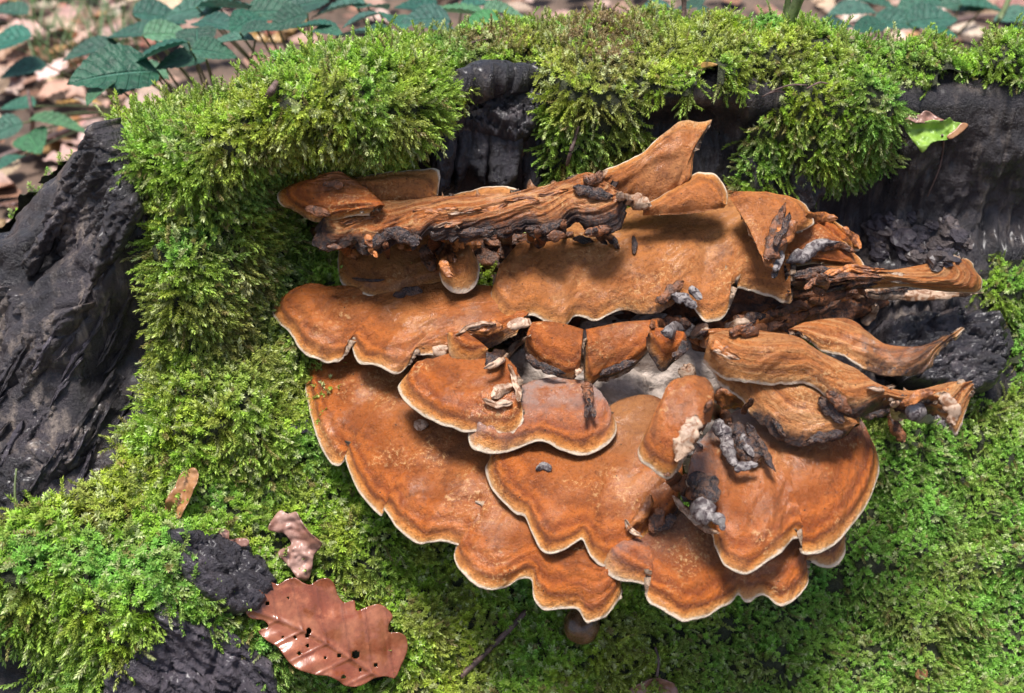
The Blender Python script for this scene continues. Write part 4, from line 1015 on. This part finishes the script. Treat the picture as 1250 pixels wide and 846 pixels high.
def leafsheet(name, poly, mat, label, lift=.004, thick=.0006, relief=None, holes=(), step=2.0, up=None, flat=0., cat='leaf', group=None, parent=None, tilt=None, side=0, t=None, vein=None):
    if tilt is None: P0, n = fit(poly, lift, flat, up)
    else:
        c = np.mean(np.asarray(poly, float), 0); n = pnorm(tilt, side); P0 = hit(c[0], c[1], lift)[0] if t is None else at(np.array(c[0]), np.array(c[1]), np.array(t))
    V, F, A = sheet(poly, P0, n, step, thick, relief, holes)
    if vein is not None: A['vn'] = vein(A['fl'][:, 0] / 6e-4, A['fl'][:, 1] / 6e-4)
    o = link(name, mesh_from(name, V, F, A), mat)
    if parent is None: tag(o, label, cat, group)
    else: adopt(o, parent)
    EXTRA.append(bvh_of(V, F)); return o
def tube(name, pts, rads, mat, parent=None, seg=6):
    p = catmull(pts, dens=6); R = np.interp(np.linspace(0, 1, len(p)), np.linspace(0, 1, len(rads)), rads)
    tg_ = unit(np.gradient(p, axis=0)); a = unit(np.cross(tg_, np.array([.31, .2, .93]))); b = np.cross(tg_, a)
    th = np.linspace(0, 2 * np.pi, seg, endpoint=False)
    G = p[:, None] + R[:, None, None] * (np.cos(th)[None, :, None] * a[:, None] + np.sin(th)[None, :, None] * b[:, None])
    n, m = G.shape[:2]; i = np.arange(n - 1)[:, None] * m; j = np.arange(m)[None]; j2 = (j + 1) % m
    F = [tuple(x) for x in np.stack([i + j, i + j2, i + m + j2, i + m + j], -1).reshape(-1, 4).tolist()] + [tuple(range(m))[::-1], tuple(range((n - 1) * m, n * m))]
    o = link(name, mesh_from(name, G.reshape(-1, 3), F), mat)
    if parent is not None: adopt(o, parent)
    return o
M_twig = mat_plain('twig_bark', (.11, .065, .055), .55, .5, 200, .7, .001)
M_stem = mat_plain('green_stem', (.10, .13, .045), .5, .4, 120, .4, .0006)
def vein_oak(px, py):
    d = np.array([178, 88.]); d /= np.linalg.norm(d)
    a = (px - 308) * d[0] + (py - 746) * d[1]; b = -(px - 308) * d[1] + (py - 746) * d[0] + 6 * np.sin(a / 45)
    ph = (a + np.abs(b) * .75 + 3 * n2(px / 14, py / 14, 3, 2)) / 33.0; v1 = np.abs(ph - np.round(ph)) * 33
    f1, f2, h = voro(np.stack([px / 8., py / 8.], -1), 4)
    return np.clip(np.exp(-(b / 2.2) ** 2) + .8 * np.exp(-(v1 / 1.6) ** 2) + .35 * (1 - sstep(.02, .15, f2 - f1)), 0, 1)
def rel_oak(px, py, dd):
    d = np.array([178, 88.]); L_ = np.linalg.norm(d); d /= L_
    a = (px - 308) * d[0] + (py - 746) * d[1]; b = -(px - 308) * d[1] + (py - 746) * d[0] + 6 * np.sin(a / 45)
    o = .0013 * np.exp(-(b / 3.0) ** 2)
    ph = (a - np.abs(b) * -.75) / 33.0; vv_ = np.abs(ph - np.round(ph)) * 33
    o = o + .0008 * np.exp(-(vv_ / 2.4) ** 2) - .0009 * np.cos(2 * np.pi * ph) * sstep(4, 30, np.abs(b))
    return o + .006 * (np.abs(b) / 60) ** 2 + .0032 * n2(px / 55, py / 55, 5, 2) + .0002 * n2(px / 7, py / 7, 6, 2)
OAK = [(299, 744), (304, 731), (318, 715), (330, 711), (340, 713), (350, 707), (360, 705), (370, 711), (379, 713), (388, 707), (399, 705), (407, 712), (412, 726), (420, 735), (431, 732), (434, 744), (446, 740), (459, 736), (470, 741), (477, 751), (473, 762), (474, 771), (486, 771), (495, 778),
       (497, 794), (490, 812), (483, 828), (470, 826), (458, 828), (445, 835), (432, 838), (420, 836), (412, 830), (400, 824), (386, 823), (372, 819), (360, 814), (351, 806), (344, 796), (338, 789), (326, 782), (316, 771), (328, 766), (322, 758), (306, 755)]
leafsheet('oak_leaf', OAK, M_oak, 'big glossy red brown oak leaf with small holes lying on moss', .021, .0006, rel_oak,
          [(327, 737, 2.6), (377, 770, 3.2), (375, 776, 3.0), (360, 778, 2.0), (365, 797, 2.6), (375, 788, 2.0), (414, 800, 2.4), (434, 799, 5.2), (419, 826, 2.6), (459, 812, 2.6), (396, 802, 1.8), (345, 778, 1.6), (440, 818, 1.8), (352, 730, 1.6)], 1.5, vein=vein_oak)
def curlrel(cx, cy, dx, dy, k, seed):
    L_ = math.hypot(dx, dy)
    def fn(px, py, dd):
        b = (-(px - cx) * dy + (py - cy) * dx) / L_
        return k * (b / 20) ** 2 + .004 * n2(px / 16, py / 16, seed, 3)
    return fn
leafsheet('curled_leaf', [(331, 644), (334, 633), (342, 623), (352, 627), (363, 624), (369, 634), (376, 643), (386, 651), (397, 658), (392, 668), (384, 677), (381, 694), (375, 709), (364, 704), (355, 692), (345, 680), (342, 671), (355, 665), (349, 652), (340, 648)], M_palel,
          'crumpled pale pinkish leaf standing up beside the oak leaf', .012, .0006, curlrel(364, 665, .35, 1, .006, 3), (), 1.7, tilt=55)
leafsheet('dead_leaf', [(201, 622), (207, 605), (214, 594), (220, 580), (230, 573), (240, 572), (244, 584), (238, 602), (230, 618), (220, 633), (209, 628)], M_tanl, 'folded tan leaf in moss below the bark flank', .014, .0006, curlrel(222, 602, .5, -.85, .008, 4), (), 1.8, tilt=45)
leafsheet('leaf_scrap', [(160, 601), (168, 596), (177, 603), (173, 611), (164, 609)], M_pink, 'tiny dark pink leaf scrap beside the folded tan leaf', .006, .0006, None, (), 1.6)
leafsheet('leaf_scrap', [(257, 648), (268, 644), (280, 648), (281, 658), (292, 656), (304, 658), (302, 666), (280, 664), (262, 660)], M_palel, 'pale leaf scrap behind the bark chunk above the oak leaf', .010, .0006, curlrel(280, 655, 1, .2, .004, 5), (), 1.6, tilt=60)
leafsheet('dead_leaf', [(766, 848), (774, 836), (786, 830), (800, 826), (814, 829), (824, 835), (828, 850), (820, 866), (780, 868)], M_palel, 'pinkish dead leaf with upright stalk lying under the fungus', .006, .0006, curlrel(797, 845, 1, .1, .004, 6), (), 1.8)
leafsheet('dead_leaf', [(352, 519), (360, 513), (374, 512), (384, 516), (383, 526), (370, 529), (358, 527)], M_dkl, 'dark wet purple leaf beside the left edge of the fungus', .006, .0006, None, (), 1.8)
leafsheet('leaf_scrap', [(1117, 823), (1124, 815), (1132, 818), (1131, 828), (1121, 830)], M_tanl, 'tiny orange leaf scrap in the fine bluish moss', .006, .0006, None, (), 1.5)
leafsheet('dead_leaf', [(303, 46), (310, 40), (322, 41), (338, 40), (352, 34), (362, 36), (358, 44), (342, 50), (322, 49)], M_yell, 'narrow yellow dead leaf on the mossy stump top', .008, .0006, curlrel(332, 43, 1, -.1, .004, 7), (), 1.6, tilt=35)
leafsheet('leaf_scrap', [(846, 80), (858, 76), (868, 76), (876, 79), (866, 82), (852, 84)], M_yell, 'orange leaf scrap on the stump top between two moss cushions', .006, .0006, None, (), 1.5)
gl = empty('green_leaf', tuple(hit(1140, 160)[0]), 'bright green leaf with a brown withered edge hanging on black wood', 'leaf')
GLT = hit(1140, 160)[2] - .012
leafsheet('blade', [(1103, 149), (1108, 147), (1122, 150), (1136, 147), (1150, 148), (1158, 144), (1167, 147), (1176, 152), (1170, 162), (1162, 167), (1153, 172), (1143, 173), (1133, 177), (1127, 185), (1123, 187), (1116, 176), (1110, 163)], M_grnl, '', relief=curlrel(1138, 160, 1, -.15, .004, 8), step=1.6, parent=gl, tilt=55, t=GLT)
leafsheet('withered_edge', [(1104, 147), (1112, 140), (1122, 140), (1128, 136), (1138, 137), (1146, 143), (1152, 147), (1140, 149), (1122, 151), (1110, 148)], M_palel, '', relief=curlrel(1128, 145, 1, 0, .003, 9), step=1.5, parent=gl, tilt=50, t=GLT - .0015)
leafsheet('withered_tip', [(1156, 166), (1166, 158), (1174, 150), (1182, 152), (1178, 158), (1168, 166), (1160, 170)], M_tanl, '', step=1.5, parent=gl, tilt=52, t=GLT - .0015)
g0 = [hit(x, y, .003)[0] for x, y in ((1152, 172), (1150, 190), (1145, 210), (1132, 240))]
tube('stalk', np.array([at(np.array(1150.), np.array(165.), np.array(GLT - .001))] + g0), [.0009, .0008, .0006], M_twig, gl)

# twigs and stalks lying on the stump
def lying(name, pxs, rads, mat, label, cat='twig', lift=.003, group=None):
    o = tube(name, np.array([hit(x, y, lift)[0] for x, y in pxs]), rads, mat); return tag(o, label, cat, group)
lying('twig', [(642, 746), (622, 768), (595, 795), (562, 826)], [.0022, .0024, .0022, .0028], M_twig, 'thin purplish twig sloping across moss under the largest cap', lift=.008)
lying('twig', [(706, 154), (702, 168), (697, 184), (692, 202)], [.0012, .0016, .0014], M_twig, 'short upright twig in the tangled moss behind the fungus', lift=.014)
lying('twig', [(326, 118), (332, 110), (338, 100)], [.002, .003, .0022], M_twig, 'stubby brown bark piece on bright moss', lift=.012)
lying('twig', [(800, 790), (804, 806), (802, 826)], [.0009, .0009, .0012], M_twig, 'stalk rising from the pinkish leaf under the fungus', lift=.01)
lying('green_sprig', [(20, 572), (18, 600), (21, 628), (23, 656)], [.0007, .0009, .0009], M_stem, 'thin green stem against the black bark flank', 'sprig', .01)
for k, (a, b) in enumerate([((720, 60), (760, 38)), ((690, 40), (735, 28)), ((742, 70), (788, 66)), ((560, 60), (600, 48)), ((940, 112), (985, 104)), ((985, 108), (1010, 102)), ((930, 118), (958, 113))]):
    m_ = ((a[0] + b[0]) / 2 + 2, (a[1] + b[1]) / 2 - 4)
    lying('needle', [a, m_, b], [.0005, .0008, .0005], M_twig, 'thin brown dry stalk lying on the stump top moss', 'stalk', .012, 'dry stalks on the stump top')

# small round button under the largest cap
P, n, t = hit(709, 770); bt = empty('fungus_button', tuple(P), 'small round brown fungus button in the shade under the largest cap', 'fungus')
M_btn = mat_plain('button_skin', (.13, .065, .03), .3, .5, 120, .4, .0008, coat=.3)
G = sph[::3, ::3] * np.array([.0135, .0135, .0125]) * (1 + .06 * fbm(sph[::3, ::3] * 2, 4, 2))[..., None] + P + np.array([0, -.006, .012])
adopt(link('button_head', mesh_from('button_head', G.reshape(-1, 3), gridfaces(G.shape[0], G.shape[1], closed=True)), M_btn), bt)
tube('stalk', np.array([P - n * .01, P + np.array([0, -.003, .006]), P + np.array([0, -.006, .012])]), [.009, .008, .007], M_pale, bt, 10)

# ================================================================== background plants and litter
def mat_bramble(name, col):
    s = NT(name); ls, lq = s.attr('ls'), s.math('ABSOLUTE', s.attr('lq')); r = s.n('ObjectInfo').outputs['Random']
    fr = s.math('FRACT', s.math('SUBTRACT', s.math('MULTIPLY', ls, 8.0), s.math('MULTIPLY', lq, 1.5)))
    vein = s.math('MAXIMUM', s.mapr(lq, .02, .08, 1, 0), s.math('MULTIPLY', s.mapr(s.math('ABSOLUTE', s.math('SUBTRACT', fr, .5)), .02, .12, 1, 0), .6))
    nz = s.noise(s.n('TexCoord').outputs['Object'], 7, 5, .6)
    c = s.mix(s.mapr(nz, .3, .7), tuple(x * .6 for x in col), tuple(x * 1.35 for x in col))
    c = s.n('HueSaturation', {'Hue': s.mapr(r, 0, 1, .475, .515, False), 'Saturation': s.mapr(s.math('FRACT', s.math('MULTIPLY', r, 7.3)), 0, 1, .75, 1.1, False), 'Value': s.mapr(s.math('FRACT', s.math('MULTIPLY', r, 13.7)), 0, 1, .7, 1.35, False), 'Color': c}).outputs[0]
    c = s.mix(s.math('MULTIPLY', vein, .45), c, tuple(min(1, x * 2.4 + .04) for x in col))
    nr = s.bump(s.math('SUBTRACT', s.math('MULTIPLY', nz, .4), vein), .7, .02)
    p = s.bsdf(Base_Color=c, Roughness=.42, Normal=nr)
    return s.done(s.n('MixShader', {0: .2, 1: p.outputs[0], 2: s.n('BsdfTranslucent', {'Color': c}).outputs[0]}))
M_bram = mat_bramble('bramble_leaf', (.026, .11, .07)); M_bram2 = mat_bramble('bramble_leaf_young', (.06, .19, .08))
def leaf_proto(kind, seed):
    r = random.Random(seed); n, m = 26, 13
    s_ = np.linspace(0, 1, n)[:, None]; q = np.linspace(-1, 1, m)[None]
    if kind == 'bramble':
        wd = .40 * np.sin(np.pi * s_ ** .72) ** .85 * (1 + .07 * np.abs(((s_ * 13) % 1) - .5) * 2) ; z = .10 * np.abs(q) * wd / .4 - .16 * s_ ** 2 + .012 * np.sin((s_ * 9 - np.abs(q) * 1.6) * 6.28) * np.abs(q)
    else:
        wd = (.24 + .08 * r.random()) * np.sin(np.pi * s_ ** .9) ** .8
        if kind == 'oak': wd = wd * (1 + .3 * np.sin(s_ * 25))
        z = r.uniform(.05, .5) * (q * wd) ** 2 * 2 + r.uniform(-.25, .25) * (s_ - .5) ** 2 + .02 * np.sin((s_ * 7 - np.abs(q)) * 6.28) * np.abs(q) + .05 * n2(s_ * 3, q * 1.5, seed, 2)
    G = np.stack([s_ + 0 * q, q * wd, z + 0 * s_ + 0 * q], -1)
    return mesh_from('leaf', G.reshape(-1, 3), gridfaces(n, m), {'ls': (s_ + 0 * q).ravel(), 'lq': (q + 0 * s_).ravel()})
BR = [leaf_proto('bramble', k) for k in range(3)]; BR2 = [x.copy() for x in BR]
for x in BR: x.materials.append(M_bram)
for x in BR2: x.materials.append(M_bram2)
def orient(o, P, az_, pitch, roll, size):
    o.matrix_basis = Matrix.Translation(Vector(P)) @ Matrix.Rotation(math.radians(az_), 4, 'Z') @ Matrix.Rotation(math.radians(-pitch), 4, 'Y') @ Matrix.Rotation(math.radians(roll), 4, 'X') @ Matrix.Scale(size, 4)
def bramble(label, leaves, root=(0, 0), seed=0):
    """leaves: pixel of the blade's middle, depth, length in pixels, heading, young?"""
    r = random.Random(seed)
    pts = [at(np.array(float(x)), np.array(float(y)), np.array(t)) for (x, y, t, *_) in leaves]
    c = np.mean(pts, 0); base = np.array([c[0] + root[0], c[1] + root[1], -.01])
    o = empty('bramble', tuple(base), label, 'bramble', 'brambles behind the stump')
    for (x, y, t, ln, hd, yg), P in zip(leaves, pts):
        size = ln * t / FPX; a = math.radians(hd); pit = r.uniform(-12, 14)
        b = P - np.array([math.cos(a), math.sin(a), math.sin(math.radians(pit))]) * size * .5
        lf = link('leaf', r.choice(BR2 if yg else BR)); lf.parent = o; 
        orient(lf, b - base, hd, pit, r.uniform(-22, 22), size)
        mid_ = np.array([base[0] * .5 + b[0] * .5, base[1] * .4 + b[1] * .6, b[2] * .6])
        tube('stem', np.array([base + np.array([r.uniform(-.01, .01), 0, 0]), mid_, b]), [.0022, .0017, .001], M_stem, o, 5)
    return o
bramble('bramble with dark rounded leaves beside the open leaf litter', [(8, 50, 1.5, 62, 190, 0), (28, 84, 1.52, 56, 200, 0), (20, 128, 1.5, 48, 170, 0), (74, 150, 1.45, 70, 10, 1), (40, 172, 1.42, 55, -60, 1), (4, 158, 1.46, 48, 200, 0), (12, 196, 1.4, 40, 240, 0), (5, 12, 1.6, 60, 170, 0)], (.02, .34), 1)
bramble('bramble whose long leaves lean over the mossy stump corner', [(138, 88, 1.12, 110, 215, 0), (190, 62, 1.15, 80, 200, 0), (240, 48, 1.18, 60, -80, 0), (205, 40, 1.22, 60, 20, 1), (165, 100, 1.14, 60, 230, 0), (120, 112, 1.1, 48, 240, 1)], (.0, .34), 2)
bramble('bramble with drooping leaves between the stump corner and the litter', [(110, 60, 1.3, 70, 200, 0), (155, 40, 1.32, 70, 160, 0), (180, 84, 1.2, 62, -20, 1), (220, 74, 1.16, 62, 200, 0), (262, 62, 1.14, 55, 10, 0), (282, 48, 1.16, 58, 190, 0), (196, 18, 1.36, 66, 20, 0)], (.0, .34), 12)
bramble('bramble with broad leaves behind the bright moss', [(232, 10, 1.3, 85, 160, 0), (286, 6, 1.28, 90, 10, 0), (262, 28, 1.22, 60, -30, 0), (335, 12, 1.26, 70, 0, 0), (300, 26, 1.2, 55, -120, 0), (368, 4, 1.3, 75, 30, 0), (350, 24, 1.22, 52, 200, 0), (318, 34, 1.16, 50, 15, 0), (385, 30, 1.18, 56, 185, 0), (400, 38, 1.16, 44, -20, 0), (270, 2, 1.34, 70, 80, 0)], (.0, .34), 3)
bramble('bramble with dark leaves close behind the tangled moss', [(412, 8, 1.3, 70, 180, 0), (455, 6, 1.3, 62, 60, 0), (486, 24, 1.24, 56, -70, 0), (440, 22, 1.22, 50, 200, 0), (556, 12, 1.24, 84, 175, 1), (520, 22, 1.2, 60, 190, 0), (590, 30, 1.2, 60, 200, 1), (590, 4, 1.35, 60, 30, 0), (430, 40, 1.16, 50, 170, 0), (470, 42, 1.16, 44, 10, 0), (505, 6, 1.32, 60, 150, 0), (540, 36, 1.17, 50, -15, 0), (620, 14, 1.28, 60, 10, 1)], (.0, .34), 4)
bramble('small bramble beside the green shoots on the stump top', [(800, 10, 1.3, 45, 200, 0), (820, 22, 1.26, 40, -20, 0), (905, 42, 1.12, 38, -40, 1), (868, 18, 1.25, 40, 30, 0), (842, 4, 1.3, 46, 120, 0)], (.0, .34), 5)
bramble('bluish bramble beyond the moss cushion on the stump rim', [(1040, 12, 1.45, 62, 190, 0), (1078, 4, 1.5, 66, 10, 0), (1096, 26, 1.4, 60, -20, 0), (1140, 22, 1.4, 66, 10, 0), (1060, 32, 1.36, 44, 200, 0), (1020, 30, 1.3, 44, 0, 0), (1118, 6, 1.5, 60, 200, 0), (1150, 40, 1.36, 40, -30, 0)], (.0, .34), 6)
bramble('bramble with bluish leaves over the litter beyond the black rim', [(1205, 8, 1.6, 66, 0, 0), (1242, 20, 1.55, 60, 190, 0), (1176, 2, 1.62, 60, 170, 0), (1250, 46, 1.5, 48, 230, 0)], (.03, .34), 7)

def ground_at(px, py):
    d = ray(np.array(float(px)), np.array(float(py))); t = -CAM[2] / d[2]; return CAM + d * t
DL = [leaf_proto('oak' if k % 4 == 0 else 'beech', 40 + k) for k in range(10)]
LM = [mat_plain('litter_leaf', c, .55, .4, 50, .5, .001, trans=.08, rnd=.7) for c in ((.36, .20, .14), (.46, .30, .23), (.30, .13, .06), (.20, .10, .06), (.50, .36, .28))]
for k, x in enumerate(DL): x.materials.append(LM[k % 5])
r = random.Random(5)
def lay_leaf(px, py):
    P = ground_at(px, py); size = r.uniform(.045, .085)
    o = link('dead_leaf', r.choice(DL)); orient(o, P + np.array([0, 0, r.uniform(.006, .03)]), r.uniform(0, 360), r.uniform(-18, 18), r.uniform(-30, 30), size)
    k = DL.index(o.data)
    tag(o, '%s dead %s leaf lying on the forest floor behind the stump' % (('reddish tan', 'pale pinkish', 'rusty brown', 'dark brown', 'bleached')[k % 5], 'lobed' if k % 4 == 0 else 'broad oval' if k < 5 else 'curled oval'), 'leaf', 'dead leaves on the forest floor')
for k in range(135): lay_leaf(r.uniform(-30, 190), r.uniform(-25, 345) if r.random() < .6 else r.uniform(-25, 120))
for k in range(70): lay_leaf(r.uniform(960, 1280), r.uniform(-40, 95))
for k in range(40): lay_leaf(r.uniform(190, 960), r.uniform(-50, 30))
# the uncountable layer of litter under them
NV = 5200; V = []; F = []; c_ = []
lx = RNG.uniform(-2.6, 2.6, NV); ly = RNG.uniform(.2, 4.2, NV)
gs = np.array([(0, 0), (.35, .3), (.75, .26), (1, 0), (.75, -.26), (.35, -.3), (.5, 0)])
V = np.zeros((NV, 7, 3)); sz = RNG.uniform(.03, .075, NV); an = RNG.uniform(0, 6.28, NV); cu = RNG.uniform(-.2, .35, NV); tl = RNG.normal(0, .25, NV); tl2 = RNG.normal(0, .3, NV)
gx, gy = gs[:, 0] - .5, gs[:, 1]
zx = cu[:, None] * (gy[None] ** 2) * 4 + tl[:, None] * gx[None] + tl2[:, None] * gy[None]
V[..., 0] = lx[:, None] + sz[:, None] * (np.cos(an)[:, None] * gx - np.sin(an)[:, None] * gy); V[..., 1] = ly[:, None] + sz[:, None] * (np.sin(an)[:, None] * gx + np.cos(an)[:, None] * gy)
V[..., 2] = .004 + RNG.uniform(0, .012, NV)[:, None] + sz[:, None] * np.abs(zx)
F = (np.array([(0, 6, 1), (1, 6, 2), (2, 6, 3), (3, 6, 4), (4, 6, 5), (5, 6, 0)])[None] + 7 * np.arange(NV)[:, None, None]).reshape(-1, 3)
s = NT('litter'); lc = s.attr('lc'); cl = s.ramp(lc, [(0, (.12, .06, .04)), (.3, (.30, .15, .09)), (.6, (.42, .26, .19)), (.8, (.50, .36, .30)), (1, (.24, .09, .04))])
nz = s.noise(s.n('TexCoord').outputs['Object'], 120, 4); M_lit = s.done(s.bsdf(Base_Color=s.mix(s.mapr(nz, .3, .7), s.mix(1.0, cl, (.6, .6, .6), 'MULTIPLY'), cl), Roughness=.55))
me = mesh_from('leaf_litter', V.reshape(-1, 3), F, {'lc': np.repeat(RNG.random(NV), 7)})
tag(link('leaf_litter', me, M_lit), 'layer of small brown leaf litter covering the forest floor', 'litter', kind='stuff')
# grass blades among the litter
M_grs = mat_plain('woodland_grass', (.10, .17, .06), .5, .4, 40, .2, .0005, trans=.25)
for k, (px, py) in enumerate([(75, 60), (110, 78), (130, 46), (160, 70), (62, 92), (175, 50), (55, 30)]):
    P = ground_at(px, py); rr_ = random.Random(700 + k); V = []; F = []
    for b in range(18):
        a = rr_.uniform(0, 6.28); ln = rr_.uniform(.07, .16); bx, by = rr_.uniform(-.03, .03), rr_.uniform(-.03, .03); lean = rr_.uniform(.3, 1.0)
        for j in range(5):
            t = j / 4; w_ = .0022 * (1 - t * .9); x = bx + math.cos(a) * lean * ln * t * t; y = by + math.sin(a) * lean * ln * t * t; z_ = ln * t * (1 - .35 * lean * t)
            V += [(x - math.sin(a) * w_, y + math.cos(a) * w_, z_), (x + math.sin(a) * w_, y - math.cos(a) * w_, z_)]
            if j: q = len(V) - 4; F.append((q, q + 1, q + 3, q + 2))
    o = link('grass_tuft', mesh_from('grass_tuft', V, F), M_grs); o.location = P
    tag(o, 'thin green grass tuft growing through the leaf litter behind the stump', 'grass', 'grass tufts in the litter')
# sticks
def stick(pts, rads, label, mat=None, grp=None):
    o = tube('stick', np.array(pts), rads, mat or M_twig); tag(o, label, 'stick', grp)
gp = lambda x, y, z=.0: ground_at(x, y) + np.array([0, 0, z])
stick([gp(-30, 222, .02), gp(30, 208, .03), gp(95, 180, .03)], [.004, .005, .004], 'greyish stick on the litter left of the stump')
stick([gp(35, 178, .0), at(np.array(40.), np.array(150.), np.array(1.5)), at(np.array(34.), np.array(110.), np.array(1.48))], [.003, .003, .002], 'thin upright brown stem among the dark rounded bramble leaves')
stick([gp(1160, 78, .0), at(np.array(1208.), np.array(40.), np.array(1.45)), at(np.array(1236.), np.array(-10.), np.array(1.45))], [.003, .0035, .003], 'slanting pale green stem beyond the black stump rim', M_stem)
top1 = hit(964, 36)[0]
stick([top1 - np.array([0, 0, .01]), at(np.array(968.), np.array(16.), np.array((top1 - CAM) @ FWD - .006)), at(np.array(984.), np.array(-20.), np.array((top1 - CAM) @ FWD - .02))], [.004, .0042, .004], 'thicker dark green shoot rising from the stump top moss', M_stem)
top2 = hit(960, 34)[0]
stick([top2 - np.array([0, 0, .01]), at(np.array(961.), np.array(10.), np.array((top2 - CAM) @ FWD)), at(np.array(964.), np.array(-20.), np.array((top2 - CAM) @ FWD - .01))], [.0022, .0024, .0022], 'thinner dark green shoot rising from the stump top moss', M_stem)
top3 = hit(834, 40)[0]
stick([top3 - np.array([0, 0, .01]), at(np.array(835.), np.array(10.), np.array((top3 - CAM) @ FWD)), at(np.array(834.), np.array(-20.), np.array((top3 - CAM) @ FWD - .01))], [.0025, .0022, .002], 'dark upright stem on the stump top beside the tangled moss', M_twig)
stick([gp(1110, 70, .03), gp(1180, 50, .04), gp(1260, 44, .03)], [.004, .005, .004], 'brown stick lying on the litter beyond the black stump rim')
